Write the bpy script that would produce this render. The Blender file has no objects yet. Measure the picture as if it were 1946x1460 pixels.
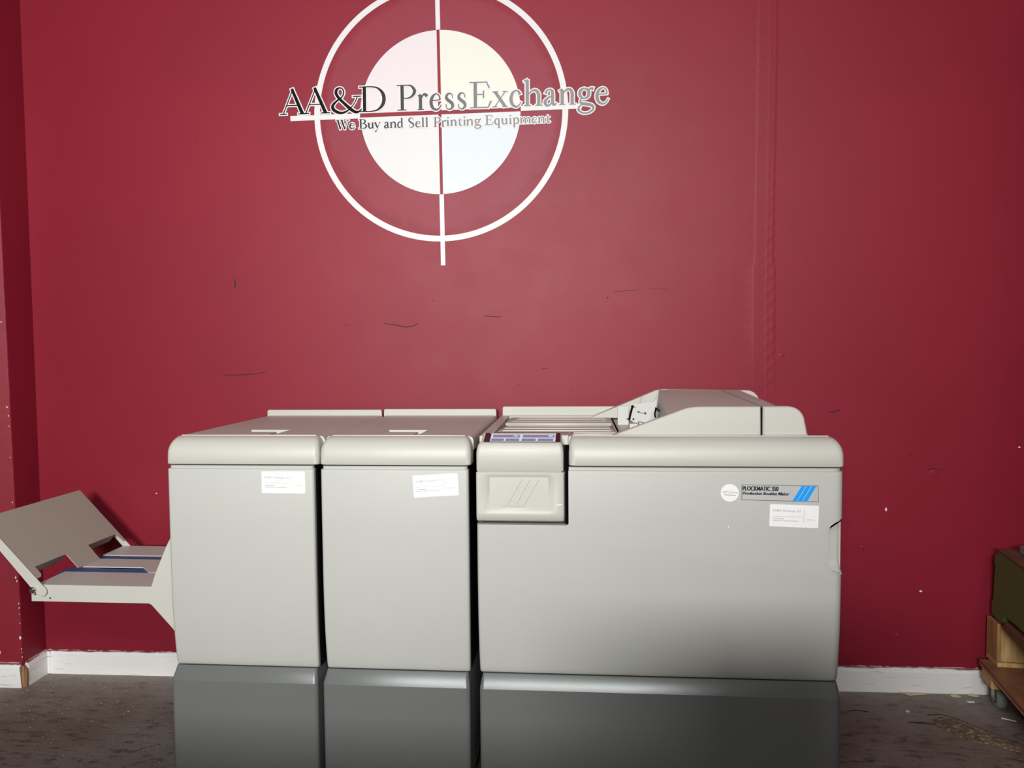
import bpy, math, random
from mathutils import Vector, Matrix
random.seed(7)
SC = bpy.context.scene
COL = SC.collection

# ------------------------------------------------------------------ camera
CAM_H = 1.315
YAW, PITCH, ROLL = 0.0705, 0.0474, -0.0080
fwd = Vector((-math.sin(YAW)*math.cos(PITCH), math.cos(YAW)*math.cos(PITCH), -math.sin(PITCH)))
rgt = Vector((math.cos(YAW), math.sin(YAW), 0)); upv = rgt.cross(fwd)
r2 = rgt*math.cos(ROLL) + upv*math.sin(ROLL); u2 = -rgt*math.sin(ROLL) + upv*math.cos(ROLL)
cd = bpy.data.cameras.new('camera'); cam = bpy.data.objects.new('camera', cd); COL.objects.link(cam)
cd.sensor_fit = 'HORIZONTAL'; cd.sensor_width = 36; cd.lens = 1467.7/1946*36; cd.clip_start = 0.05
M = Matrix((r2, u2, -fwd)).transposed().to_4x4(); M.translation = (0, 0, CAM_H)
cam.matrix_world = M; SC.camera = cam

# ------------------------------------------------------------------ world, lights, exposure
w = bpy.data.worlds.new('world'); SC.world = w; w.use_nodes = True
w.node_tree.nodes['Background'].inputs[0].default_value = (0.93, 0.97, 1.0, 1)
w.node_tree.nodes['Background'].inputs[1].default_value = 0.02
def area(name, loc, target, sx, sy, power, color=(1, 1, 1), spread=180):
    l = bpy.data.lights.new(name, 'AREA'); l.shape = 'RECTANGLE'; l.size = sx; l.size_y = sy
    l.energy = power; l.color = color; l.spread = math.radians(spread)
    o = bpy.data.objects.new(name, l); COL.objects.link(o); o.location = loc
    o.rotation_euler = (Vector(target)-Vector(loc)).to_track_quat('-Z', 'Y').to_euler()
    return o
area('bay_door_daylight', (-0.75, -3.3, 2.1), (-1.0, 2.9, 1.75), 1.35, 0.5, 97, (1.0, 0.985, 0.95), 95)
area('window_daylight', (1.0, -1.8, 2.9), (-0.2, 2.9, 1.6), 0.34, 0.34, 21, (0.98, 1.0, 1.0), 120)
area('ceiling_tube_light', (-0.45, -1.00, 3.22), (-0.3, 1.6, 0.4), 2.3, 0.22, 40, (0.95, 1.0, 1.0))
SC.view_settings.view_transform = 'Standard'; SC.view_settings.look = 'None'
SC.view_settings.exposure = 0.0; SC.view_settings.gamma = 1.0; SC.view_settings.use_curve_mapping = False

# ------------------------------------------------------------------ materials
class NT:
    def __init__(s, name):
        s.m = bpy.data.materials.new(name); s.m.use_nodes = True
        s.t = s.m.node_tree; s.b = s.t.nodes['Principled BSDF']
    def n(s, typ, **kw):
        nd = s.t.nodes.new(typ)
        for k, v in kw.items():
            if k in ('inp',):
                for a, b in v.items(): nd.inputs[a].default_value = b
            else: setattr(nd, k, v)
        return nd
    def l(s, a, b): s.t.links.new(a, b)
    def coord(s, kind='Object'): return s.n('ShaderNodeTexCoord').outputs[kind]
    def noise(s, vec, scale, detail=4, rough=.55, sc=None):
        if sc:
            mp = s.n('ShaderNodeMapping'); mp.inputs['Scale'].default_value = sc; s.l(vec, mp.inputs[0]); vec = mp.outputs[0]
        nd = s.n('ShaderNodeTexNoise'); nd.inputs['Scale'].default_value = scale
        nd.inputs['Detail'].default_value = detail; nd.inputs['Roughness'].default_value = rough
        s.l(vec, nd.inputs['Vector']); return nd.outputs['Fac']
    def ramp(s, fac, stops):
        r = s.n('ShaderNodeValToRGB'); e = r.color_ramp.elements
        while len(e) < len(stops): e.new(0.5)
        for i, (p, c) in enumerate(stops):
            e[i].position = p; e[i].color = (c, c, c, 1) if isinstance(c, (int, float)) else (*c, 1)
        s.l(fac, r.inputs[0]); return r.outputs[0]
    def mix(s, f, a, b, blend='MIX'):
        m = s.n('ShaderNodeMix', data_type='RGBA', blend_type=blend)
        for i, v in ((0, f), (6, a), (7, b)):
            if hasattr(v, 'is_output'): s.l(v, m.inputs[i])
            elif i == 0: m.inputs[0].default_value = v
            else: m.inputs[i].default_value = (*v, 1)
        return m.outputs[2]
    def math(s, op, a, b=None, c=None):
        m = s.n('ShaderNodeMath', operation=op)
        for i, v in enumerate((a, b, c)):
            if v is None: continue
            if hasattr(v, 'is_output'): s.l(v, m.inputs[i])
            else: m.inputs[i].default_value = v
        return m.outputs[0]
    def bump(s, h, strength, dist=0.001):
        b = s.n('ShaderNodeBump'); b.inputs['Strength'].default_value = strength; b.inputs['Distance'].default_value = dist
        s.l(h, b.inputs['Height']); s.l(b.outputs[0], s.b.inputs['Normal'])
    def base(s, v):
        if hasattr(v, 'is_output'): s.l(v, s.b.inputs['Base Color'])
        else: s.b.inputs['Base Color'].default_value = (*v, 1)

def plain(name, col, rough=.5, metal=0., spec=.5, bump=0, bscale=400, var=.06):
    t = NT(name); c = t.coord()
    n = t.noise(c, 9, 3)
    dark = tuple(x*(1-var) for x in col); lite = tuple(min(1, x*(1+var)) for x in col)
    t.base(t.mix(n, dark, lite))
    t.b.inputs['Roughness'].default_value = rough; t.b.inputs['Metallic'].default_value = metal
    t.b.inputs['Specular IOR Level'].default_value = spec
    if bump: t.bump(t.noise(c, bscale, 2), bump)
    return t.m

MAT = {}
MAT['shell'] = plain('grey_beige_plastic', (.475, .465, .425), .42, bump=.22, bscale=800, var=.02)
MAT['shell_front'] = plain('grey_painted_steel', (.43, .435, .41), .50, bump=.15, bscale=900, var=.02)
MAT['base'] = plain('dark_grey_steel', (.135, .142, .139), .20, bump=.10, bscale=700, var=.03, spec=1.0)
MAT['carcass'] = plain('charcoal_carcass', (.014, .013, .012), .7, spec=.15)
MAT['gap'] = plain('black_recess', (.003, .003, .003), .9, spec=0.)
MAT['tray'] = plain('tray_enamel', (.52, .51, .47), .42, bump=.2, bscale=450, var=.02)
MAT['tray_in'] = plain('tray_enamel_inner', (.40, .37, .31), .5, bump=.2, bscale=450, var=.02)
MAT['belt'] = plain('blue_belt', (.020, .085, .27), .6, bump=.3, bscale=300)
MAT['steel'] = plain('bright_steel', (.62, .61, .59), .25, metal=1.0)
MAT['black'] = plain('black_print', (.006, .006, .006), .5)
MAT['grey_print'] = plain('pale_grey_print', (.25, .25, .25), .6)
MAT['white_label'] = plain('white_paper_label', (.78, .78, .78), .45, var=.01)
MAT['plate'] = plain('silver_name_plate', (.56, .56, .56), .35, metal=.3, var=.02)
MAT['blue'] = plain('bright_blue_print', (.0, .30, .83), .4, var=.02)
MAT['screen_frame'] = plain('dark_screen_glass', (.022, .014, .016), .12)
MAT['gadget'] = plain('white_guide_plastic', (.50, .50, .48), .45, bump=.1, var=.03)
MAT['rubber'] = plain('grey_rubber', (.20, .21, .20), .6)
MAT['white_sign'] = plain('white_wall_vinyl', (.66, .65, .655), .5, var=.015)
MAT['pink_sign'] = plain('pale_pink_vinyl', (.67, .60, .62), .5, var=.015)
MAT['yellow_sign'] = plain('pale_yellow_vinyl', (.69, .68, .60), .5, var=.015)
MAT['ivory_sign'] = plain('pale_grey_vinyl', (.63, .63, .625), .5, var=.015)
MAT['bluewhite_sign'] = plain('pale_blue_vinyl', (.595, .64, .675), .5, var=.015)
MAT['chip'] = plain('bare_plaster', (.80, .76, .72), .8, var=.1)
MAT['cream_chip'] = plain('cream_chip', (.62, .52, .36), .8, var=.1)

def emis(name, col, e):
    t = NT(name); t.base((.02, .02, .02)); t.b.inputs['Emission Color'].default_value = (*col, 1)
    t.b.inputs['Emission Strength'].default_value = e; t.b.inputs['Roughness'].default_value = .2
    return t.m
MAT['lcd'] = emis('lit_display', (.80, .86, 1.0), .75)
MAT['lcd_btn'] = emis('display_button', (.25, .26, .38), .75)

def wall_mat():
    t = NT('crimson_wall_paint'); c = t.coord()
    n1 = t.noise(c, 1.1, 3); n2 = t.noise(c, 6, 6, .6)
    col = t.mix(t.ramp(n1, [(.35, 0.), (.65, 1.)]), (.212, .0090, .0235), (.236, .0105, .0265))
    # a repainted, slightly bluer ring of paint inside the circle of the sign
    sep = t.n('ShaderNodeSeparateXYZ'); t.l(c, sep.inputs[0])
    dx = t.math('ADD', sep.outputs[0], .477); dz = t.math('SUBTRACT', sep.outputs[2], 2.212)
    d = t.math('SQRT', t.math('ADD', t.math('MULTIPLY', dx, dx), t.math('MULTIPLY', dz, dz)))
    d2 = t.math('ADD', d, t.math('MULTIPLY', t.math('SUBTRACT', t.noise(c, 14, 5, .7), .5), .07))
    ring = t.ramp(d2, [(.30, 0.), (.31, 1.), (.43, 1.), (.455, 0.)])
    col = t.mix(t.math('MULTIPLY', ring, .8), col, (.25, .028, .050))
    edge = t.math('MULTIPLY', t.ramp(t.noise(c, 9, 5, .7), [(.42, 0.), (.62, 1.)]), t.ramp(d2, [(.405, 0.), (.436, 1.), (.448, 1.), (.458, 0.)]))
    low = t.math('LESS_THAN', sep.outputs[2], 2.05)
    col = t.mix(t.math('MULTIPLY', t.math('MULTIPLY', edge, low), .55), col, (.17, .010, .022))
    t.base(col)
    t.b.inputs['Specular IOR Level'].default_value = .28
    t.l(t.ramp(n2, [(.3, .48), (.7, .52)]), t.b.inputs['Roughness'])
    h = t.math('ADD', t.math('MULTIPLY', t.noise(c, 260, 2), .3), t.math('MULTIPLY', t.noise(c, 9, 4), .8))
    t.bump(h, .30, .0012)
    return t.m
MAT['wall'] = wall_mat()

def baseboard_mat():
    t = NT('worn_white_baseboard'); c = t.coord()
    sep = t.n('ShaderNodeSeparateXYZ'); t.l(c, sep.inputs[0])
    streak = t.noise(c, 30, 5, .65, (.25, .25, 3.0))
    col = t.mix(t.ramp(streak, [(.60, 0.), (.70, 1.)]), (.86, .85, .85), (.45, .41, .40))
    col = t.mix(t.math('MULTIPLY', t.noise(c, 4, 3), .25), col, (.66, .64, .63))
    h = t.math('ADD', sep.outputs[2], t.math('MULTIPLY', t.math('SUBTRACT', t.noise(c, 7, 6, .7), .5), .020))
    red = t.ramp(h, [(.0905, 0.), (.0925, 1.)])
    col = t.mix(red, col, (.22, .05, .06))
    pale = t.ramp(t.noise(c, 25, 4), [(.47, 0.), (.53, 1.)])
    top = t.math('GREATER_THAN', sep.outputs[2], .0955)
    col = t.mix(t.math('MULTIPLY', pale, top), col, (.60, .52, .46))
    t.base(col); t.b.inputs['Roughness'].default_value = .45
    t.bump(streak, .3, .001)
    return t.m
MAT['baseboard'] = baseboard_mat()

def floor_mat():
    t = NT('stained_concrete'); c = t.coord()
    a = t.noise(c, 2.2, 6, .62); b = t.noise(c, 14, 6, .7, (1, 2.2, 1)); s = t.noise(c, 95, 3, .6)
    col = t.mix(t.ramp(a, [(.35, 0.), (.68, 1.)]), (.175, .130, .105), (.255, .235, .21))
    col = t.mix(t.ramp(b, [(.36, 1.), (.48, 0.)]), col, (.075, .055, .044))
    col = t.mix(t.ramp(b, [(.60, 0.), (.75, .6)]), col, (.25, .23, .20))
    col = t.mix(t.ramp(s, [(.30, 1.), (.36, 0.)]), col, (.022, .016, .014))
    col = t.mix(t.ramp(s, [(.70, 0.), (.74, 1.)]), col, (.38, .34, .29))
    sep = t.n('ShaderNodeSeparateXYZ'); t.l(c, sep.inputs[0])
    dust = t.math('ADD', sep.outputs[1], t.math('MULTIPLY', t.math('SUBTRACT', t.noise(c, 5, 5, .7), .5), 1.1))
    col = t.mix(t.ramp(t.math('SUBTRACT', dust, 2.0), [(.55, 0.), (1.0, .55)]), col, (.30, .275, .24))
    t.base(col); t.b.inputs['Roughness'].default_value = .75
    t.bump(t.math('ADD', b, t.math('MULTIPLY', s, .4)), .8, .006)
    return t.m
MAT['floor'] = floor_mat()

def wood_mat(name, c1, c2, scale=(1, 12, 12), rough=.65):
    t = NT(name); c = t.coord(); n = t.noise(c, 7, 6, .65, scale); k = t.noise(c, 3, 3)
    col = t.mix(t.ramp(n, [(.35, 0.), (.65, 1.)]), c1, c2)
    col = t.mix(t.ramp(k, [(.30, .6), (.5, 0.)]), col, tuple(x*.45 for x in c1))
    t.base(col); t.b.inputs['Roughness'].default_value = rough; t.bump(n, .5, .002); return t.m
MAT['ply'] = wood_mat('worn_plywood', (.20, .085, .040), (.32, .16, .08), (3, 1, 3))
MAT['red_edge'] = wood_mat('red_painted_edge', (.22, .028, .012), (.30, .05, .025))
MAT['pine'] = wood_mat('pine_wood', (.46, .27, .10), (.64, .43, .19), (8, 8, 1.5))
MAT['pine_v'] = wood_mat('weathered_pine', (.30, .14, .05), (.48, .26, .11), (8, 8, .8))
MAT['dark_wood'] = wood_mat('dark_brown_plank', (.10, .045, .025), (.17, .08, .045), (1, 10, 10))
MAT['splinter'] = wood_mat('split_brown_wood', (.20, .10, .03), (.36, .19, .07), (12, 12, 1))
def green_mat():
    t = NT('olive_painted_wood'); c = t.coord(); n = t.noise(c, 12, 6, .7)
    col = t.mix(t.ramp(n, [(.58, 0.), (.72, .5)]), (.085, .14, .035), (.20, .23, .14))
    t.base(col); t.b.inputs['Roughness'].default_value = .6; t.bump(n, .3, .002); return t.m
MAT['green'] = green_mat()
def patch_mat():
    t = NT('broken_concrete_patch'); c = t.coord(); n = t.noise(c, 60, 6, .8)
    t.base(t.ramp(n, [(.35, (.10, .065, .035)), (.52, (.20, .14, .085)), (.66, (.50, .43, .33))]))
    t.b.inputs['Roughness'].default_value = .9; t.bump(n, 1., .006); return t.m
MAT['patch'] = patch_mat()
def ink_mat(shift):
    # lettering ink: printed fade from black at the left end to mid grey at the right end
    t = NT('fading_black_ink'); c = t.coord(); sep = t.n('ShaderNodeSeparateXYZ'); t.l(c, sep.inputs[0])
    f = t.math('MULTIPLY', t.math('ADD', sep.outputs[0], .58+shift), 1/1.16)
    t.base(t.ramp(f, [(.0, (.005,)*3), (.22, (.007,)*3), (.29, (.03,)*3), (.40, (.075,)*3), (.50, (.13,)*3), (.64, (.23,)*3), (.78, (.27,)*3), (1., (.26,)*3)]))
    t.b.inputs['Roughness'].default_value = .8; t.b.inputs['Specular IOR Level'].default_value = .15; return t.m
MAT['ink'] = ink_mat(0); MAT['ink_small'] = ink_mat(.10)

# ------------------------------------------------------------------ mesh builder
class MB:
    def __init__(s): s.v = []; s.f = []
    def add(s, vs, fs):
        o = len(s.v); s.v += [tuple(v) for v in vs]; s.f += [tuple(i+o for i in f) for f in fs]; return s
    def box(s, x0, x1, y0, y1, z0, z1, mtx=None, bev=0):
        if bev > 0:
            secs = []
            b = min(bev, (x1-x0)/2.01, (y1-y0)/2.01, (z1-z0)/2.01)
            vs = []; 
            for (z, i) in ((z0, b), (z0+b, 0), (z1-b, 0), (z1, b)):
                vs += [(x0+i+ (b if not i else 0), y0+i, z), (x1-i-(b if not i else 0), y0+i, z), (x1-i, y0+i+(b if not i else 0), z), (x1-i, y1-i-(b if not i else 0), z),
                       (x1-i-(b if not i else 0), y1-i, z), (x0+i+(b if not i else 0), y1-i, z), (x0+i, y1-i-(b if not i else 0), z), (x0+i, y0+i+(b if not i else 0), z)]
            fs = []
            for k in range(3):
                for j in range(8):
                    fs.append((k*8+j, k*8+(j+1) % 8, k*8+8+(j+1) % 8, k*8+8+j))
            fs.append(tuple(range(7, -1, -1))); fs.append(tuple(range(24, 32)))
        else:
            vs = [(x0, y0, z0), (x1, y0, z0), (x1, y1, z0), (x0, y1, z0), (x0, y0, z1), (x1, y0, z1), (x1, y1, z1), (x0, y1, z1)]
            fs = [(3, 2, 1, 0), (4, 5, 6, 7), (0, 1, 5, 4), (1, 2, 6, 5), (2, 3, 7, 6), (3, 0, 4, 7)]
        if mtx is not None: vs = [tuple(mtx @ Vector(v)) for v in vs]
        return s.add(vs, fs)
    def loft(s, secs, seg=6):
        """secs: (z, yf, xl, xr, yb, rl, rr): horizontal sections with rounded front corners"""
        n0 = None; vs = []
        for (z, yf, xl, xr, yb, rl, rr) in secs:
            pts = [(xl, yb)]
            for k in range(seg+1):
                a = math.pi + k*math.pi/2/seg
                pts.append((xl+rl+rl*math.cos(a), yf+rl+rl*math.sin(a)))
            for k in range(seg+1):
                a = 1.5*math.pi + k*math.pi/2/seg
                pts.append((xr-rr+rr*math.cos(a), yf+rr+rr*math.sin(a)))
            pts.append((xr, yb)); n0 = len(pts)
            vs += [(x, y, z) for x, y in pts]
        fs = []
        for k in range(len(secs)-1):
            for j in range(n0):
                fs.append((k*n0+j, k*n0+(j+1) % n0, (k+1)*n0+(j+1) % n0, (k+1)*n0+j))
        fs.append(tuple(range(n0-1, -1, -1))); fs.append(tuple((len(secs)-1)*n0+j for j in range(n0)))
        return s.add(vs, fs)
    def prism_xz(s, poly, y0, y1, bev=0):
        """polygon (x,z) clockwise or not, extruded along y; bev chamfers the y0 face"""
        n = len(poly); cx = sum(p[0] for p in poly)/n; cz = sum(p[1] for p in poly)/n
        ar = sum(poly[i][0]*poly[(i+1) % n][1]-poly[(i+1) % n][0]*poly[i][1] for i in range(n))
        if ar < 0: poly = poly[::-1]
        def inset(b):
            out = []
            for i in range(n):
                p0 = Vector(poly[i-1]); p1 = Vector(poly[i]); p2 = Vector(poly[(i+1) % n])
                d1 = (p1-p0).normalized(); d2 = (p2-p1).normalized()
                n1 = Vector((-d1.y, d1.x)); n2 = Vector((-d2.y, d2.x)); m = (n1+n2)
                m = m.normalized()/max(.5, m.normalized().dot(n1)) if m.length > 1e-6 else n1
                out.append(tuple(p1+m*b))
            return out
        layers = [(y0, inset(bev)), (y0+bev, poly), (y1, poly)] if bev else [(y0, poly), (y1, poly)]
        vs = [(x, y, z) for y, pl in layers for x, z in pl]; fs = []
        L = len(layers)
        for k in range(L-1):
            for j in range(n): fs.append((k*n+j, (k+1)*n+j, (k+1)*n+(j+1) % n, k*n+(j+1) % n)[::-1])
        fs.append(tuple(range(n))); fs.append(tuple((L-1)*n+j for j in range(n))[::-1])
        return s.add(vs, fs)
    def prism(s, pts, vec):
        """closed planar loop pts (3d) extruded by vec"""
        n = len(pts); v = Vector(vec); vs = [tuple(p) for p in pts]+[tuple(Vector(p)+v) for p in pts]
        fs = [tuple(range(n))[::-1], tuple(range(n, 2*n))]+[(j, (j+1) % n, n+(j+1) % n, n+j) for j in range(n)]
        return s.add(vs, fs)
    def cyl(s, p0, p1, r0, r1=None, n=20, cap=True):
        r1 = r0 if r1 is None else r1; p0 = Vector(p0); p1 = Vector(p1); d = (p1-p0).normalized()
        a = d.orthogonal().normalized(); b = d.cross(a); vs = []
        for p, r in ((p0, r0), (p1, r1)):
            for k in range(n):
                t = 2*math.pi*k/n; vs.append(tuple(p+a*r*math.cos(t)+b*r*math.sin(t)))
        fs = [(k, (k+1) % n, n+(k+1) % n, n+k) for k in range(n)]
        if cap: fs += [tuple(range(n))[::-1], tuple(range(n, 2*n))]
        return s.add(vs, fs)
    def build(s, name, mat, parent=None, base=None, smooth=None, label=None):
        b = Vector(base) if base is not None else Vector((0, 0, 0))
        me = bpy.data.meshes.new(name)
        me.from_pydata([tuple(Vector(v)-b) for v in s.v], [], s.f)
        import bmesh
        bm = bmesh.new(); bm.from_mesh(me); bmesh.ops.recalc_face_normals(bm, faces=bm.faces); bm.to_mesh(me); bm.free()
        me.materials.append(MAT[mat] if isinstance(mat, str) else mat)
        if smooth:
            me.polygons.foreach_set('use_smooth', [True]*len(me.polygons)); me.set_sharp_from_angle(angle=math.radians(smooth))
        o = bpy.data.objects.new(name, me); COL.objects.link(o)
        if parent is not None: o.parent = parent
        elif base is not None: o.location = b
        if label: o['label'] = label
        return o

def boolean(o, cutters):
    for c in cutters:
        m = o.modifiers.new('cut', 'BOOLEAN'); m.operation = 'DIFFERENCE'; m.object = c; m.solver = 'EXACT'
    dg = bpy.context.evaluated_depsgraph_get(); dg.update()
    me = bpy.data.meshes.new_from_object(o.evaluated_get(dg)); o.modifiers.clear(); o.data = me
    me.polygons.foreach_set('use_smooth', [True]*len(me.polygons)); me.set_sharp_from_angle(angle=math.radians(35))
    for c in cutters: bpy.data.objects.remove(c, do_unlink=True)

def tag(o, label, cat, group=None, kind=None):
    if label: o['label'] = label
    if cat: o['category'] = cat
    if group: o['group'] = group
    if kind: o['kind'] = kind
    return o
def structure(o, label=None):
    o['kind'] = 'structure'
    if label: o['label'] = label
    return o
MY = 0.0128       # the machine stands turned this much from the wall
def machine_thing(name, base, label, cat, group=None):
    e = bpy.data.objects.new(name, None); COL.objects.link(e)
    R = Matrix.Rotation(-MY, 3, 'Z'); e.location = R @ Vector(base); e.rotation_euler = (0, 0, -MY)
    return tag(e, label, cat, group)

# ------------------------------------------------------------------ the setting
WY, CX, PY = 2.966, -2.130, 2.830       # back wall plane, pillar side plane, pillar front plane
# back wall: fine grid so that the taped plaster joint is real relief
def wall_relief(x, z):
    """height of the old plaster tape joint that runs down the wall"""
    h = 0.
    if z > 1.12:
        xc = .742 + .004*math.sin(z*3.1); hw = .033 + (.006 if z < 1.62 else 0)
        d = abs(x-xc)
        if d < hw + .004:
            h = .0022 * min(1, (hw+.004-d)/.006) * min(1, (z-1.12)/.25)
            # slanting wrinkles along the right margin and faint ones on the left
            if x > xc+.004: h += .0016*max(0, math.sin((z*2.1-(x-xc)*1.6)*62))*(.4+.6*abs(math.sin(z*2.3+1)))
            if x < xc-.016: h += .0009*max(0, math.sin((z*2.+(x-xc)*1.6)*75))*abs(math.sin(z*3.3))
            h += .0008*math.exp(-((x-xc-.012)/.003)**2)
    return h*.30
xs = sorted(set([CX-.04, -1.2, -.4, .3, .66] + [round(.694+i*.0030, 4) for i in range(34)] + [.84, 1.4, 2.2, 3.2]))
zs = sorted(set([0., .5, 1.0, 1.1] + [round(1.12+i*.0075, 4) for i in range(214)] + [3.0, 3.4]))
b = MB(); vs = [(x, WY-wall_relief(x, z), z) for z in zs for x in xs]; nx = len(xs)
b.add(vs, [(j*nx+i, j*nx+i+1, (j+1)*nx+i+1, (j+1)*nx+i) for j in range(len(zs)-1) for i in range(nx-1)])
wall_back = structure(b.build('wall_back', 'wall', smooth=60), 'crimson painted wall behind the machine')
for p in wall_back.data.polygons:
    pass
# backing slab gives the wall its thickness
b = MB(); b.box(CX-.03, 3.2, WY+.012, WY+.12, 0, 3.4); b.build('wall_core', 'chip', wall_back)
# pillar
b = MB()
edge = []
z = 0.
while z < 3.41:
    edge.append((-2.1305 - max(0, z-.1)*.012 + random.uniform(-.0012, .0008) * (1 if z < 1.6 else .3), z)); z += .02
b = MB(); vs = []
for ex, z in edge: vs += [(-3.2, PY, z), (ex-.004, PY, z), (ex-.001, PY+.002, z), (ex, PY+.006, z), (CX-.010*min(1, z/3.4), WY+.01, z), (-3.2, WY+.01, z)]
fs = []
for k in range(len(edge)-1):
    for j in range(6): fs.append((k*6+j, k*6+(j+1) % 6, k*6+6+(j+1) % 6, k*6+6+j))
b.add(vs, fs); structure(b.build('wall_left', 'wall', smooth=50), 'crimson pillar projecting from the wall at the left')
# floor
b = MB(); b.box(-3.2, 3.2, -4.5, WY+.12, -.06, 0.)
floor = structure(b.build('floor', 'floor'), 'dirty brown grey concrete floor')
MAT['ceiling'] = plain('ceiling_paint', (.38, .37, .35), .8)
b = MB(); b.box(-3.2, 3.2, -2.6, WY+.12, 3.4, 3.5); structure(b.build('ceiling', 'ceiling'), 'plain grey ceiling')
b = MB(); b.box(3.2, 3.3, -2.6, WY+.12, 0, 3.4); structure(b.build('wall_right', 'wall'), 'crimson side wall at the right')
# unseen bench, added to shade the floor and the low machine fronts
MAT['bench'] = plain('bench_board', (.20, .15, .10), .6); MAT['shade_carton'] = plain('brown_cardboard', (.33, .22, .12), .8)
bench = bpy.data.objects.new('shade_bench', None); COL.objects.link(bench); bench.location = (-.2, .34, 0)
bench['label'] = 'unseen wooden bench added opposite the machine to shade its lower part'; bench['category'] = 'bench'

# baseboards
def baseboard_run(name, p0, p1, nrm, label, parent=None, h=.097, t=.014, jag=0):
    p0 = Vector((*p0, 0)); p1 = Vector((*p1, 0)); nrm = Vector((*nrm, 0)); L = (p1-p0).length; d = (p1-p0)/L
    prof = [(0, 0), (t, 0), (t, .079), (t*.72, .083), (t*.72, .090), (t*.35, h), (0, h)]
    N = max(2, int(L/.02)); vs = []; np_ = len(prof)
    for k in range(N+1):
        q = p0 + d*(L*k/N)
        for (o, zz) in prof:
            j = random.uniform(-.0012, .0012) if zz >= .09 else 0
            e = 0
            if jag and k == N: e = random.uniform(-.006, .002)
            vs.append(tuple(q + nrm*o + d*e + Vector((0, 0, zz+j))))
    fs = [(k*np_+i, k*np_+(i+1) % np_, (k+1)*np_+(i+1) % np_, (k+1)*np_+i) for k in range(N) for i in range(np_)]
    fs += [tuple(range(np_)), tuple(N*np_+i for i in range(np_))]
    b = MB(); b.add(vs, fs); return structure(b.build(name, 'baseboard', parent, smooth=30), label)
baseboard_run('baseboard_back', (CX+.014, WY), (.95, WY), (0, -1), 'white baseboard along the back wall')
baseboard_run('baseboard_right', (.951, WY+.001), (3.0, WY+.001), (0, -1), 'scuffed white baseboard right of the machine')
baseboard_run('baseboard_left', (-3.1, PY), (-2.131, PY), (0, -1), 'white baseboard on the pillar front, broken at the corner', jag=1)
baseboard_run('baseboard_side', (CX, PY+.012), (CX, WY-.002), (1, 0), 'grimy pinkish baseboard on the pillar side')
b = MB(); b.box(CX+.013, CX+.027, WY-.0165, WY-.001, 0, .094, bev=.002)
structure(b.build('trim_1', 'baseboard'), 'narrow white corner strip of the baseboard')
b = MB()
for k, (x, y, ww, hh) in enumerate([(CX+.004, PY-.010, .007, .085), (CX+.010, PY-.006, .006, .074), (CX-.002, PY-.007, .005, .060)]):
    vs = []
    for q in range(6):
        zz = hh*q/5; jx = random.uniform(-.0012, .0012)
        vs += [(x+jx, y, zz), (x+ww+jx*.5, y+.001, zz), (x+ww+jx, y+.010, zz), (x+jx, y+.010, zz)]
    b.add(vs, [(q*4+i, q*4+(i+1) % 4, q*4+4+(i+1) % 4, q*4+4+i) for q in range(5) for i in range(4)]+[(20, 21, 22, 23)])
structure(b.build('trim_2', 'splinter'), 'split brown wood end at the pillar corner')

def blob(b, x, y, z, rx, rz, n=7, axis='y', th=.0012):
    pts = []
    for k in range(n):
        a = 2*math.pi*k/n; r = random.uniform(.6, 1.1)
        if axis == 'y': pts.append((x+rx*r*math.cos(a), y, z+rz*r*math.sin(a)))
        elif axis == 'z': pts.append((x+rx*r*math.cos(a), y+rz*r*math.sin(a), z))
    b.prism(pts, (0, -th, 0) if axis == 'y' else (0, 0, th))
# plaster showing through chipped paint
for (x, z, rx, rz) in [(1.195, .697, .0045, .0085), (1.326, .386, .006, .0045), (-1.643, .741, .0028, .0028), (1.669, .931, .005, .003), (1.243, .222, .004, .002)]:
    b = MB(); blob(b, x, WY+.0006, z, rx, rz); b.build('paint_chip', 'chip', wall_back)
pill = bpy.data.objects['wall_left']
for (x, z, r) in [(-2.165, 1.428, .003), (-2.155, 1.10, .004), (-2.150, 1.067, .003), (-2.149, 1.027, .0022), (-2.149, .904, .002), (-2.147, .729, .0025), (-2.146, .433, .005), (-2.142, .42, .0035), (-2.138, .331, .003), (-2.137, .313, .003), (-2.137, .288, .002), (-2.137, .252, .002), (-2.137, .194, .007), (-2.134, .150, .0025), (-2.133, .137, .002), (-2.132, .118, .0025), (-2.228, .135, .010), (-2.235, .16, .004)]:
    b = MB(); blob(b, x, PY+.0004, z, r*.8, r*1.2); b.build('paint_chip', 'chip', pill)
# scratches and dents pressed into the paint (dark grooves with a raised lip)
scr = plain('scratched_dark_paint', (.035, .003, .006), .7)
lipm = MAT['wall']
SCR = [[(-0.705, 1.412), (-0.668, 1.407), (-0.623, 1.397), (-0.594, 1.4), (-0.569, 1.412)],
 [(-1.359, 1.215), (-1.299, 1.214), (-1.235, 1.218), (-1.182, 1.224)], [(-0.315, 1.438), (-0.284, 1.434), (-0.25, 1.433)],
 [(0.178, 1.522), (0.228, 1.526), (0.273, 1.529)], [(0.316, 1.532), (0.385, 1.531)], [(-1.298, 1.593), (-1.296, 1.572), (-1.299, 1.556)],
 [(0.977, 1.062), (1.0, 1.064), (1.014, 1.07), (1.024, 1.066)], [(1.338, 0.846), (1.366, 0.852), (1.398, 0.844)],
 [(-0.862, 1.407), (-0.835, 1.405)], [(-0.093, 1.234), (-0.073, 1.232)]]
WID = [.0046, .0046, .0034, .0024, .0018, .007, .006, .004, .0018, .003]
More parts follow.
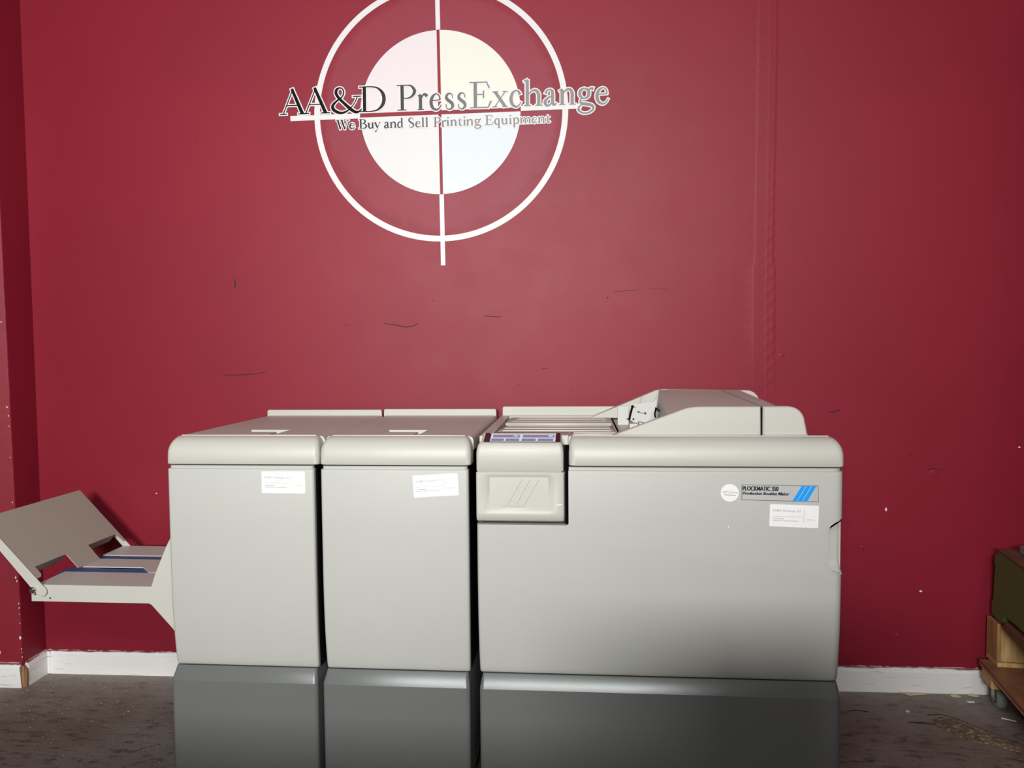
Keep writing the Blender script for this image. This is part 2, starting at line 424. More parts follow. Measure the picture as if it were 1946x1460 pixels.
def ribbon(b, pts, wd, y, th):
    n = len(pts); L = []; Rr = []
    for i, p in enumerate(pts):
        a = Vector(pts[max(0, i-1)]); c = Vector(pts[min(n-1, i+1)]); d = (c-a).normalized(); nn = Vector((-d.y, d.x))
        k = wd/2*(.35+.65*math.sin(math.pi*(i+.5)/n))
        L.append(Vector(p)+nn*k); Rr.append(Vector(p)-nn*k)
    b.prism([(q.x, y, q.y) for q in L+Rr[::-1]], (0, -th, 0))
for s_, wd in zip(SCR, WID):
    b = MB(); ribbon(b, s_, wd, WY+.0006, .0009); b.build('scratch', scr, wall_back)
for (x, z, r) in [(-1.286, 2.123, .004), (-1.44, 2.137, .004), (-1.744, 2.444, .003), (-0.185, 1.17, .004), (0.158, 1.501, .005), (0.078, 1.434, .003), (-0.512, 1.497, .003), (1.113, .546, .005), (.112, 1.45, .0018), (.113, 1.43, .0018), (.112, 1.41, .0018), (.111, 1.38, .0024), (.02, 1.15, .003), (1.28, .90, .005), (.115, 1.2, .002)]:
    b = MB(); blob(b, x, WY+.0006, z, r*.7, r, th=.0008); b.build('dent', scr, wall_back)
for (x, z, r) in [(1.366, .832, .024), (.808, 1.278, .012), (1.243, .215, .018), (1.113, .552, .008)]:
    b = MB(); n = 14; vs = [(x, WY-.003, z+r*.25)]
    for k in range(n):
        a = 2*math.pi*k/n; q = random.uniform(.75, 1.1); vs.append((x+r*q*math.cos(a), WY-.0002, z+r*.6*q*math.sin(a)))
    b.add(vs, [(0, k+1, (k+1) % n+1) for k in range(n)]); b.build('paint_bulge', 'wall', wall_back, smooth=80)
# broken patch in the floor + crumbs
b = MB(); pp = [(1.262, 2.745), (1.300, 2.765), (1.345, 2.745), (1.385, 2.69), (1.425, 2.64), (1.452, 2.60), (1.472, 2.56), (1.462, 2.53), (1.42, 2.545), (1.385, 2.575), (1.34, 2.585), (1.30, 2.63), (1.27, 2.68)]
cx = sum(p[0] for p in pp)/len(pp); cy = sum(p[1] for p in pp)/len(pp)
N = len(pp); rings = [1.0, .86, .6, .3]; vs = []
for q, r in enumerate(rings):
    for k in range(N*3):
        a = pp[(k//3) % N]; c = pp[(k//3+1) % N]; t = (k % 3)/3
        x = a[0]*(1-t)+c[0]*t; y = a[1]*(1-t)+c[1]*t; j = random.uniform(.94, 1.05)
        vs.append((cx+(x-cx)*r*j, cy+(y-cy)*r*j, .0005 if q == 0 else random.uniform(.001, .006)))
n3 = N*3; vs.append((cx, cy, .003))
b.add(vs, [(q*n3+k, q*n3+(k+1) % n3, (q+1)*n3+(k+1) % n3, (q+1)*n3+k) for q in range(3) for k in range(n3)]+[(3*n3+k, 3*n3+(k+1) % n3, 4*n3) for k in range(n3)])
b.build('broken_patch', 'patch', floor, label='crumbling tan patch in the concrete')
crk = plain('dark_crack', (.012, .010, .009), .9)
for pts in ([(1.27, 2.775), (1.32, 2.785), (1.36, 2.755), (1.40, 2.70), (1.45, 2.63), (1.49, 2.57), (1.53, 2.50)], [(1.49, 2.64), (1.505, 2.60), (1.515, 2.56), (1.53, 2.53)],
            [(1.0, 2.79), (1.03, 2.80), (1.07, 2.79)], [(1.18, 2.72), (1.24, 2.715), (1.30, 2.70)]):
    b = MB(); n = len(pts); L = []; Rr = []
    for i, p in enumerate(pts):
        k = .0016*(.5+random.random()); L.append((p[0], p[1]+k, .0012)); Rr.append((p[0], p[1]-k, .0012))
    b.prism(L+Rr[::-1], (0, 0, -.0012)); b.build('crack', crk, floor)
flake_defs = [
 ('paint_flake', [(1.245, 2.952), (1.30, 2.955), (1.352, 2.950), (1.345, 2.942), (1.30, 2.935), (1.275, 2.922), (1.262, 2.94)], 'long cream paint flake lying against the baseboard, biggest of the flakes'),
 ('paint_flake', [(1.425, 2.935), (1.437, 2.948), (1.452, 2.934), (1.458, 2.922), (1.44, 2.918), (1.428, 2.924)], 'small tan star shaped flake on the floor in front of the baseboard'),
 ('paint_flake', [(1.487, 2.955), (1.512, 2.950), (1.530, 2.935), (1.520, 2.925), (1.495, 2.935)], 'pale cream flake on the floor nearest the dolly caster'),
 ('paint_flake', [(1.46, 2.89), (1.485, 2.887), (1.487, 2.882), (1.463, 2.878)], 'thin whitish sliver on the floor in front of the right baseboard'),
 ('paint_flake', [(1.206, 2.800), (1.214, 2.803), (1.218, 2.792), (1.208, 2.788)], 'tiny white chip on the dark floor stain right of the machine'),
 ('paint_flake', [(1.515, 2.762), (1.518, 2.768), (1.556, 2.742), (1.552, 2.738)], 'thin white stick like splinter on the floor beside the dolly')]
for nm, pl, lb in flake_defs:
    b = MB(); b.prism([(x, y, .0006+random.uniform(0, .002)) for x, y in pl], (0, 0, .002)); bx, by = pl[0]
    o = b.build(nm, 'cream_chip' if 'cream' in lb or 'tan' in lb else 'chip', base=(bx, by, 0)); tag(o, lb, 'flake')
b = MB()
for k in range(190):
    if k < 230: x = random.uniform(-2.1, -1.1); y = WY-.02-abs(random.gauss(0, .28))
    else: x = random.uniform(.75, 1.75); y = WY-.02-abs(random.gauss(0, .22))
    if y < 1.4: continue
    blob(b, x, y, .0006, random.uniform(.0008, .0026), random.uniform(.0008, .002), 5, 'z', random.uniform(.0008, .002))
tag(b.build('floor_crumbs', 'cream_chip'), 'pale crumbs of paint and plaster scattered over the floor by the baseboards', 'debris', kind='stuff')

# ------------------------------------------------------------------ machine cabinets
YF = 2.160; YB = 2.900; ZT = 1.060
def lid_sections(xl, xr, yb, rl=.022, rr=.022, z0=.982, cr=.016, top=ZT):
    S = [(z0, YF-.0035, xl+.001, xr-.001, yb, cr, cr), (z0+.002, YF-.005, xl, xr, yb, cr, cr), (z0+.026, YF-.004, xl, xr, yb, cr, cr)]
    for k in range(1, 11):
        t = math.radians(9*k); c = 1-math.cos(t)
        S.append((z0+.026+(top-z0-.026)*math.sin(t), YF-.004+.050*c, xl+rl*c, xr-rr*c, yb, cr, cr))
    return S
def panel_sections(xl, xr, dp=.018, rl=.009, rr=.009):
    S = []
    for (z, o) in [(z_, o_*.6) for z_, o_ in [(.3775, .034), (.380, .031), (.386, .0275), (.40, .024), (.43, .0185), (.47, .0125), (.52, .007), (.58, .003), (.66, .0005), (.80, 0), (.9625, 0), (.9655, .001), (.9675, .0035)]]:
        k = o*.15
        S.append((z, YF+o, xl+k, xr-k, YF+o+dp, rl, rr))
    S += [(.968, YF+.007, xl+.004, xr-.004, YF+dp+.006, rl, rr), (.977, YF+.007, xl+.004, xr-.004, YF+dp+.006, rl, rr)]
    return S
def base_sections(xl, xr, yb=YB, rl=.012, rr=.014):
    return [(.055, YF-.002, xl, xr, yb, rl, rr), (.336, YF-.003, xl, xr, yb, rl, rr), (.3385, YF-.0015, xl, xr, yb, rl, rr),
            (.3715, YF+.0185, xl+.007, xr-.007, yb, rl*.6, rr*.6), (.3735, YF+.0205, xl+.008, xr-.008, yb, rl*.6, rr*.6)]
def caster(b, x, y):
    b.cyl((x-.012, y, .025), (x+.012, y, .025), .025, n=18); b.box(x-.016, x+.016, y-.012, y+.012, .042, .0555)
def casters(root, base, xl, xr):
    for x in (xl+.05, xr-.05):
        for y in (YF+.06, YB-.06):
            b = MB(); caster(b, x, y); b.build('caster', 'rubber', root, base)
def top_cover(root, base, xl, xr, pocket=None, zt=ZT-.002, y0=None):
    y0 = YF+.0585 if y0 is None else y0
    y1 = YB; r = .014; b = MB(); prof = []
    for k in range(7):
        a = math.radians(15*k); prof.append((xl+r-r*math.cos(a), zt-r+r*math.sin(a)))
    prof2 = [(xl+xr-x, z) for x, z in prof[::-1]]
    if not pocket:
        poly = [(xl, zt-.04)]+prof+prof2+[(xr, zt-.04)]
        b.prism([(x, y0, z) for x, z in poly], (0, y1-y0, 0)); return b.build('top_cover', 'shell', root, base, smooth=40)
    px0, px1, py0, py1, sh = pocket          # pocket rectangle, sheared by sh toward the back
    def slab(ya, yb_, xa, xb, left, right):
        pl = ([(xl, zt-.04)]+prof if left else [(xa, zt-.04), (xa, zt)]) + (prof2+[(xr, zt-.04)] if right else [(xb, zt), (xb, zt-.04)])
        b.prism([(x, ya, z) for x, z in pl], (0, yb_-ya, 0))
    slab(y0, py0, 0, 0, 1, 1); slab(py1, y1, 0, 0, 1, 1); slab(py0, py1, 0, px0, 1, 0); slab(py0, py1, px1, 0, 0, 1)
    o = b.build('top_cover', 'shell', root, base, smooth=40)
    b = MB(); b.box(px0, px1, py0, py1, zt-.022, zt-.018)
    b.box(px0-.002, px1+.002, py1-.003, py1, zt-.018, zt+.0005); b.box(px1-.003, px1, py0, py1, zt-.018, zt+.0005)
    pk = b.build('handle_pocket', 'shell', root, base)
    b = MB(); b.box(px0-.004, px1-.018, py0-.004, py0+.075, zt-.003, zt+.0022, bev=.001); b.build('latch_flap', 'shell', pk, None)
    # keep flap coordinates in the thing frame
    f = bpy.data.objects[[c.name for c in pk.children][0]]
    f.location = -Vector(base)
    return o
def back_lip(root, base, xl, xr, z1):
    poly = [(xl, 1.0), (xl, z1-.006), (xl+.002, z1-.002), (xl+.006, z1), (xr-.006, z1), (xr-.002, z1-.002), (xr, z1-.006), (xr, 1.0)]
    b = MB(); b.prism_xz(poly, YB+.002, YB+.016, .0015); b.build('back_lip', 'shell', root, base, smooth=35)
def front_rim(root, base, xl, xr):
    b = MB(); b.box(xl+.024, xr-.022, YF+.045, YF+.052, ZT-.002, ZT+.0028, bev=.0012); b.build('front_rim', 'shell', root, base, smooth=50)

def fit_text(s, x0, x1, z0, z1, y, bold=0., shear=0., th=.0002):
    """mesh data of a line of print fitted to a box in the x-z plane facing -y"""
    cu = bpy.data.curves.new('t', 'FONT'); cu.body = s; cu.size = 1; cu.offset = bold; cu.shear = shear; cu.resolution_u = 3
    o = bpy.data.objects.new('t', cu); COL.objects.link(o)
    dg = bpy.context.evaluated_depsgraph_get(); dg.update()
    me = bpy.data.meshes.new_from_object(o.evaluated_get(dg)); bpy.data.objects.remove(o, do_unlink=True)
    X = [v.co.x for v in me.vertices]; Y = [v.co.y for v in me.vertices]
    ax, bx, ay, by = min(X), max(X), min(Y), max(Y)
    vs = [(x0+(v.co.x-ax)/(bx-ax)*(x1-x0), y, z0+(v.co.y-ay)/(by-ay)*(z1-z0)) for v in me.vertices]
    fs = [tuple(p.vertices) for p in me.polygons]; bpy.data.meshes.remove(me); return vs, fs

def asset_label(root, base, cx, cz, w_, h_, rot, y=YF-.0004):
    R = Matrix.Rotation(-rot, 4, 'Y'); T = Matrix.Translation((cx, y, cz)) @ R
    def place(b): b.v = [tuple(T @ Vector(v)) for v in b.v]; return b
    b = MB(); r = .003; pl = []
    for (sx, sz, a0) in ((1, -1, -90), (1, 1, 0), (-1, 1, 90), (-1, -1, 180)):
        for k in range(5):
            a = math.radians(a0+22.5*k); pl.append((sx*(w_/2-r)+r*math.cos(a), sz*(h_/2-r)+r*math.sin(a)))
    b.prism_xz(pl, -.0006, .0004); lab = place(b).build('asset_label', 'white_label', root, base, label='white printed asset label')
    fx = lambda u: -w_/2+u*w_; fz = lambda v: h_/2-v*h_
    def sub(b, name, mat):
        o = place(b).build(name, mat, lab, base); return o
    vs, fs = fit_text('ID:8981 Plockmatic 350', fx(.066), fx(.635), fz(.325), fz(.225), -.0009)
    sub(MB().add(vs, fs), 'lettering', 'grey_print')
    b = MB()
    b.box(fx(.07), fx(.66), -.0009, -.0006, fz(.540), fz(.528)); b.box(fx(.698), fx(.703), -.0009, -.0006, fz(.77), fz(.215))
    sub(b, 'ruled_line', 'grey_print')
    b = MB(); x = .075
    def dashes(x, xe, v, hh):
        while x < xe:
            ww = random.uniform(.012, .03); b.box(fx(x), fx(min(xe, x+ww)), -.0009, -.0006, fz(v+hh), fz(v)); x += ww+.007
    dashes(.075, .29, .635, .028); dashes(.075, .585, .715, .022); dashes(.755, .925, .630, .020)
    sub(b, 'small_print', 'grey_print')['kind'] = 'stuff'
    return lab

GRP = 'narrow grey cabinet modules of the booklet machine'
# --- module 1 (left, with the delivery tray)
XL1, XR1 = -1.199, -.741
b1 = Vector((-.97, 2.53, 0))
m1 = machine_thing('finishing_module', b1, 'leftmost narrow grey cabinet module, with the output tray on its left side', 'machine', GRP)
XL2, XR2 = -.7385, -.299
b2 = Vector((-.518, 2.53, 0))
m2 = machine_thing('finishing_module', b2, 'middle narrow grey cabinet module between the tray module and the wide machine', 'machine', GRP)
for (root, base, xl, xr, pr, zl, pk) in ((m1, b1, XL1, XR1, .016, 1.0800, (-1.035, -.905, 2.232, 2.385, 0)), (m2, b2, XL2, XR2, .008, 1.0825, (-.588, -.462, 2.232, 2.385, 0))):
    MB().loft(lid_sections(xl, xr, YF+.056)).build('front_bezel', 'shell', root, base, smooth=40)
    top_cover(root, base, xl, xr, pk); front_rim(root, base, xl, xr); back_lip(root, base, xl+.002, xr-.004, zl)
    MB().loft(panel_sections(xl+.001, xr-pr)).build('front_panel', 'shell_front', root, base, smooth=40)
    MB().loft(base_sections(xl-.004, xr-pr-.002)).build('base_cabinet', 'base', root, base, smooth=25)
    b = MB(); b.box(xl+.010, xr-pr-.004, YF+.048, YB-.002, .372, ZT-.05); b.build('carcass', 'carcass', root, base)
    casters(root, base, xl, xr-pr)
asset_label(m1, b1, -.8475, .9295, .1295, .0635, 0)
asset_label(m2, b2, -.401, .9235, .1300, .0630, math.radians(3.6))

# --- delivery tray on module 1
ty0, ty1, tz = 2.322, 2.815, .5626
def arm(b, y0, y1):
    poly = [(-1.757, .508), (-1.757, .548), (-1.722, tz), (-1.352, tz), (-1.338, .603), (-1.300, .690), (-1.283, .722), (-1.202, .900), (-1.202, .395), (-1.262, .395), (-1.284, .428), (-1.352, .503), (-1.361, .508)]
    b.prism_xz(poly, y0, y1, .0006)
b = MB(); arm(b, ty0, ty0+.003)
tray = b.build('delivery_tray', 'tray', m1, b1, label='sheet steel output tray bracket on the left side')
b = MB(); b.prism_xz([(-1.757, .508), (-1.757, .548), (-1.722, tz), (-1.202, tz), (-1.202, .508)], ty1-.003, ty1); b.build('rear_arm', 'tray', tray)
def fixc(o, base=b1): o.location = -Vector(base)
b = MB(); b.box(-1.742, -1.202, ty0+.003, 2.468, tz-.003, tz); b.build('bed_plate', 'tray', tray)
b = MB(); b.prism([(x, y, tz-.003) for x, y in [(-1.742, 2.530), (-1.50, 2.530), (-1.475, 2.505), (-1.452, 2.478), (-1.438, 2.470), (-1.418, 2.474), (-1.395, 2.50), (-1.36, 2.52), (-1.202, 2.53), (-1.202, 2.628), (-1.742, 2.628)]], (0, 0, .0035)); b.build('bed_plate', 'tray', tray)
b = MB(); b.box(-1.742, -1.202, 2.680, ty1, tz-.003, tz); b.build('bed_plate', 'tray', tray)
for (a, c) in ((2.474, 2.524), (2.634, 2.674)):
    b = MB(); prof = [(-1.202, tz-.004)]; cxx = -1.762; rr_ = .012
    for k in range(9):
        t = math.radians(90+22.5*k); prof.append((cxx+rr_*math.cos(t), tz-.016+rr_*math.sin(t)))
    prof += [(-1.202, tz-.028)]
    b.prism([(x, a, z) for x, z in prof], (0, c-a, 0)); b.build('conveyor_belt', 'belt', tray, smooth=40)
b = MB(); b.box(-1.735, -1.21, ty0+.01, ty1-.01, tz-.046, tz-.042); b.build('belt_pan', 'gap', tray)
# tilted stop flap: local axes: s runs up-left along d, y across
ang = math.radians(47.2); dX, dZ = -math.cos(ang), math.sin(ang); nX, nZ = -math.sin(ang), -math.cos(ang)   # n points down-left (behind)
P0 = (-1.7314, .5812)
def fp(s, y, o=0.): return (P0[0]+dX*s+nX*o, y, P0[1]+dZ*s+nZ*o)
b = MB()
def fl(y0, y1, s0, s1, o0=0., o1=.0025): 
    pts = [fp(s0, y0, o0), fp(s0, y1, o0), fp(s1, y1, o0), fp(s1, y0, o0)]; b.prism(pts, (nX*(o1-o0), 0, nZ*(o1-o0)))
fl(ty0-.006, 2.812, .044, .268)
b.prism([fp(.044, 2.316), fp(.044, 2.346), fp(.012, 2.346), fp(.004, 2.340), fp(.003, 2.316)], (nX*.0025, 0, nZ*.0025))
b.prism([fp(.044, 2.503), fp(.044, 2.622), fp(-.030, 2.622), fp(-.020, 2.503)], (nX*.0025, 0, nZ*.0025))
b.prism([fp(.044, 2.790), fp(.044, 2.812), fp(.004, 2.812), fp(.006, 2.800), fp(.03, 2.793)], (nX*.0025, 0, nZ*.0025))
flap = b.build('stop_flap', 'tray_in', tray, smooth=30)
b = MB()   # folded returns of the two slots
for (y0, y1) in ((2.346, 2.503), (2.622, 2.790)):
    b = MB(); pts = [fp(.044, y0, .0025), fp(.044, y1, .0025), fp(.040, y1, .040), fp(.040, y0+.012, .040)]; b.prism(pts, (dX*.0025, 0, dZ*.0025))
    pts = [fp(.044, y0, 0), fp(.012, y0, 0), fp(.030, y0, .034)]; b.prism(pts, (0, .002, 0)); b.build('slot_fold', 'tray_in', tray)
b = MB()
lug = [fp(.285, 0, -.001), fp(.268, 0, -.001), fp(.0, 0, -.001), fp(-.026, 0, -.001)]
cxa = fp(-.040, 0, .014); rr_ = .0155
poly = [(p[0], p[2]) for p in lug]
for k in range(7):
    t = math.radians(40 - 25*k + 0); poly.append((cxa[0]+rr_*math.cos(t), cxa[2]+rr_*math.sin(t)))
poly += [(fp(-.022, 0, .034)[0], fp(-.022, 0, .034)[2]), (fp(.02, 0, .032)[0], fp(.02, 0, .032)[2]), (fp(.15, 0, .027)[0], fp(.15, 0, .027)[2]), (fp(.285, 0, .022)[0], fp(.285, 0, .022)[2])]
b.prism_xz(poly, ty0-.008, ty0-.005, .0006); b.build('flap_arm', 'tray', tray, smooth=30)
poly = [fp(s_, 0, o_)[::2] for s_, o_ in ((.255, .002), (-.030, .002), (-.045, .012), (-.030, .026), (.05, .024), (.255, .012))]
b = MB(); b.prism_xz(poly, 2.812, 2.815); b.build('flap_arm', 'tray', tray, smooth=30)
b = MB(); b.cyl((-1.742, ty0-.008, .549), (-1.742, ty0-.016, .549), .0105, .0105, 20); b.cyl((-1.742, ty0-.016, .549), (-1.742, ty0-.021, .549), .0105, .006, 20); b.build('hinge_screw', 'steel', tray, smooth=30)
for (x, z) in ((-1.7435, .531), (-1.693, .5195)):
    b = MB(); b.cyl((x, ty0-.0012, z), (x, ty0+.001, z), .0026, n=14); b.build('screw_hole', 'gap', tray)
for o in list(tray.children): fixc(o)

# --- wide machine
XL3, XR3 = -.284, .729
b3 = Vector((.22, 2.53, 0))
m3 = machine_thing('booklet_machine', b3, 'wide grey booklet making machine with control console and raised hood', 'machine')
MB().loft(lid_sections(-.0235, XR3, YF+.056, rl=.012, rr=.030, cr=.020)).build('front_bezel', 'shell', m3, b3, smooth=40)
MB().loft(base_sections(XL3+.003, XR3+.001, rr=.026)).build('base_cabinet', 'base', m3, b3, smooth=25)
door = MB().loft(panel_sections(XL3, XR3, dp=.052, rr=.024)).build('front_door', 'shell_front', smooth=40)
c1 = MB(); c1.box(XL3-.05, -.0235, YF-.05, YF+.2, .8125, 1.1, bev=.004)
hz0, hz1 = .694, .834
c2 = MB(); poly = [(.80, hz1+.006), (.728, hz1+.004), (.705, hz1-.006), (.692, hz1-.016), (.6865, hz1-.030), (.6865, hz0+.018), (.690, hz0+.006), (.700, hz0-.002), (.714, hz0-.006), (.735, hz0-.002), (.80, hz0+.004)]
c2.prism_xz(poly, YF-.05, YF+.030)
boolean(door, [c1.build('c', 'shell'), c2.build('c', 'shell')])
door.parent = m3; door.location = -b3
# pull grip moulded into the right edge
b = MB(); gs = []
for (z, y, xr) in [(.684, YF+.004, .7285), (.690, YF+.010, .7275), (.698, YF+.019, .7265), (.708, YF+.025, .7265), (.72, YF+.027, .7265), (.845, YF+.027, .7265)]:
    gs.append((z, y, .683, xr, YF+.05, .001, .010))
b.loft(gs); b.build('door_grip', 'shell_front', m3, b3, smooth=50)
b = MB(); b.prism_xz([(.6862, .806), (.6915, .8225), (.7050, .8325), (.7235, .8372), (.7225, .8318), (.7020, .8170)], YF+.006, YF+.03); b.build('grip_shadow', 'gap', m3, b3)  # black sliver standing in for the shadow under the cut's upper edge
b = MB(); b.box(XL3+.010, XR3-.014, YF+.045, YB-.002, .372, .960)
b.box(XL3+.012, -.0105, YF+.030, YF+.05, .80, 1.035); b.build('carcass', 'carcass', m3, b3)
b = MB(); b.box(-.033, -.0228, YF+.004, YF+.036, .816, 1.036); b.build('slot_filler', 'gap', m3, b3)
back_lip(m3, b3, -.279, .60, 1.0915)
casters(m3, b3, XL3, XR3)
# top frame: a plate with the paper bay let into it
zt = ZT-.002; b = MB()
def plate(x0, x1, y0, y1, z0=1.000, z1=None, bev=.002): b.box(x0, x1, y0, y1, z0, zt if z1 is None else z1, bev=bev)
BX0, BX1, BY0, BY1 = -.252, .127, 2.262, 2.875
plate(XL3+.001, BX0, YF+.070, YB); plate(BX0, BX1, BY1, YB); plate(BX0, -.0235, YF+.076, BY0, z1=zt+.001); plate(-.0235, .127, YF+.0565, 2.247)
plate(.60, .652, YF+.0565, YB); plate(.652, XR3-.004, YF+.06, YB, z0=.90, z1=.965); plate(BX1, .60, 2.226, YB, z1=1.046); plate(BX0, BX1, BY0, BY1, z0=1.000, z1=1.0415, bev=0)
b.build('top_frame', 'shell', m3, b3, smooth=40)
b = MB(); b.box(-.0115, XR3-.030, YF+.045, YF+.052, ZT-.002, ZT+.0028, bev=.0012); b.build('front_rim', 'shell', m3, b3, smooth=50)
# ribbed cover inside the bay
b = MB()
def rib(y0, y1, z, x0=-.238, x1=.119, zb=1.041): b.box(x0, x1, y0, y1, zb, z, bev=.0012)
rib(2.640, 2.855, 1.0545, -.244); rib(2.700, 2.712, 1.0565, -.225, .105); rib(2.765, 2.777, 1.0565, -.215, .105); rib(2.815, 2.825, 1.0565, -.21, .105)
rib(2.40, 2.600, 1.0500, -.250); rib(2.575, 2.590, 1.0535, -.232, .108); rib(2.500, 2.515, 1.0535, -.235, .108); rib(2.43, 2.445, 1.0535, -.235, .108)
rib(2.282, 2.385, 1.0525, -.02, .122); rib(2.345, 2.356, 1.0555, -.01, .118); rib(2.300, 2.311, 1.0555, -.01, .118); rib(2.282, 2.385, 1.0525, -.250, -.022)
b.box(.1195, .124, 2.28, 2.86, 1.041, 1.0545)
b.build('ribbed_cover', 'shell', m3, b3, smooth=50)
b = MB(); b.box(-.248, -.243, 2.602, 2.640, 1.0418, 1.047); b.build('bay_notch', 'gap', m3, b3)
b = MB(); b.box(.1245, .1290, 2.39, 2.82, 1.0418, 1.056); b.build('bay_gap', 'gap', m3, b3)
# ---- hood
HF0, HF1, HB0, HB1 = 2.248, 2.272, 2.850, 2.895
slope = [(.104, 1.0567), (.128, 1.0665), (.293, 1.1280), (.303, 1.1320), (.316, 1.1360), (.332, 1.1390), (.350, 1.1405)]
slope_b = [(.062, 1.0580), (.276, 1.1480), (.286, 1.1525), (.300, 1.1560), (.318, 1.1575)]
b = MB()
b.prism_xz(slope+[(.5235, 1.1405), (.5245, 1.0565)], HF0, HF1, .003)
b.prism_xz([(.052, 1.054)]+slope_b+[(.5235, 1.1535), (.5235, 1.050)], HB0, HB1)
# roof of the hood between the walls: rises a little to the back, left end is the throat of the opening
tx0, tx1 = .262, .300       # throat position at front and back
vs = [(tx0, HF1-.004, 1.1165), (.5235, HF1-.004, 1.1405), (.5235, HB0+.004, 1.1535), (tx1, HB0+.004, 1.1560),
      (tx0+.05, HF1-.004, 1.0465), (.5235, HF1-.004, 1.0465), (.5235, HB0+.004, 1.0465), (tx1-.012, HB0+.004, 1.0465), (.345, HF1-.004, 1.1400), (.335, HB0+.004, 1.1570)]
b.add(vs, [(0, 8, 9, 3), (8, 1, 2, 9), (1, 5, 6, 2), (0, 3, 7, 4), (4, 7, 6, 5), (3, 9, 2, 6, 7), (0, 4, 5, 1, 8)])
hood = b.build('hood', 'shell', m3, b3, smooth=32)
b = MB()
def cappoly(zo=0, x0=.5305, xo=0):
    p = [(x0, 1.0565), (x0, 1.1405+zo)]
    for k in range(9):
        t = math.radians(90-10.5*k); p.append((.601+xo+.046*math.cos(t), 1.0945+zo+.046*math.sin(t)))
    p += [(.6545+xo, 1.0615+zo), (.6555+xo, 1.0565)]
    return p
b.prism_xz(cappoly(), HF0, HF1+.006, .004); b.prism_xz(cappoly(.0125, xo=.012), HB0, HB1)
b.prism([(x, HF1, z) for x, z in [(.5305, 1.046), (.5305, 1.1405), (.574, 1.1405), (.574, 1.046)]], (0, .001, 0))
vs = [(.5305, HF1, 1.046), (.574, HF1, 1.046), (.574, HF1, 1.1403), (.5305, HF1, 1.1403), (.5305, HB0+.004, 1.046), (.590, HB0+.004, 1.046), (.590, HB0+.004, 1.1530), (.5305, HB0+.004, 1.1530)]
b.add(vs, [(0, 1, 2, 3), (7, 6, 5, 4), (3, 2, 6, 7), (1, 5, 6, 2), (0, 3, 7, 4), (0, 4, 5, 1)])
b.build('hood_end_cap', 'shell', m3, b3, smooth=32)
b = MB(); b.box(.5240, .5300, HF0+.012, HB0, 1.047, 1.1365); b.build('hood_seam', 'gap', m3, b3)
b = MB(); b.box(.112, .522, HF0-.006, HF0+.002, 1.0565, 1.0605, bev=.001); b.box(.533, .655, HF0-.006, HF0+.002, 1.0565, 1.0605, bev=.001); b.build('hood_skirt', 'shell', m3, b3, smooth=50)
# white guides in the opening of the hood
b = MB(); b.box(.140, .178, 2.655, 2.662, 1.046, 1.112, bev=.001); b.build('paper_guide', 'gadget', m3, b3)
b = MB(); b.prism([(x, 2.650, z) for x, z in [(.183, 1.064), (.193, 1.119), (.262, 1.128), (.270, 1.140), (.272, 1.060), (.240, 1.056), (.20, 1.052)]], (0, .006, 0)); gp = b.build('paper_guide', 'gadget', m3, b3, label='white guide plate printed with a small black arrow')
b = MB(); b.prism([(x, 2.645, z) for x, z in [(.1755, 1.064), (.1805, 1.064), (.1940, 1.114), (.1875, 1.114)]], (0, .01, 0)); b.box(.1855, .1945, 2.644, 2.65, 1.108, 1.114)
b.box(.1905, .1955, 2.644, 2.65, 1.0655, 1.0700); b.box(.171, .1745, 2.644, 2.65, 1.0675, 1.0710); b.box(.197, .199, 2.644, 2.65, 1.107, 1.110)
b.build('guide_slot', 'gap', m3, b3)
b = MB()
b.prism([(x, 2.6495, z) for x, z in [(.2105, 1.0915), (.2335, 1.0870), (.2335, 1.0850), (.2105, 1.0895)]], (0, .0004, 0))
b.prism([(x, 2.6495, z) for x, z in [(.207, 1.0945), (.215, 1.0960), (.2125, 1.0925), (.214, 1.0885), (.207, 1.0905)]], (0, .0004, 0))
b.prism([(x, 2.6495, z) for x, z in [(.237, 1.0845), (.2295, 1.0820), (.2315, 1.0860), (.2290, 1.0910), (.236, 1.0905)]], (0, .0004, 0))
b.build('arrow_mark', 'black', gp); gp.children[0].location = -b3
b = MB(); b.prism([(x, 2.60, z) for x, z in [(.2600, 1.076), (.2580, 1.0900), (.2625, 1.1130), (.2800, 1.0985), (.2770, 1.0965), (.2660, 1.1040), (.2625, 1.090), (.2640, 1.078)]], (0, .004, 0)); b.build('guide_bracket', 'gap', m3, b3)
b = MB(); b.prism([(x, 2.604, z) for x, z in [(.2635, 1.077), (.2625, 1.1020), (.2740, 1.0935), (.2700, 1.073)]], (0, .004, 0)); b.build('guide_block', 'rubber', m3, b3)
b = MB(); b.prism([(x, 2.52, z) for x, z in [(.1715, 1.0465), (.1720, 1.0640), (.1980, 1.0640), (.1980, 1.0465)]], (0, .05, 0))
b.prism([(x, 2.50, z) for x, z in [(.2000, 1.0465), (.2010, 1.0700), (.2180, 1.0680), (.222, 1.055), (.222, 1.0465)]], (0, .05, 0)); b.build('guide_step', 'gadget', m3, b3)
b = MB(); b.box(.1380, .2, 2.45, 2.655, 1.046, 1.0475); b.build('guide_floor', 'shell', m3, b3)
b = MB(); b.prism([(x, HB0-.001, z) for x, z in [(.2270, 1.105), (.2340, 1.105), (.2420, 1.133), (.2350, 1.130)]], (0, .004, 0)); b.build('guide_groove', 'tray_in', m3, b3)

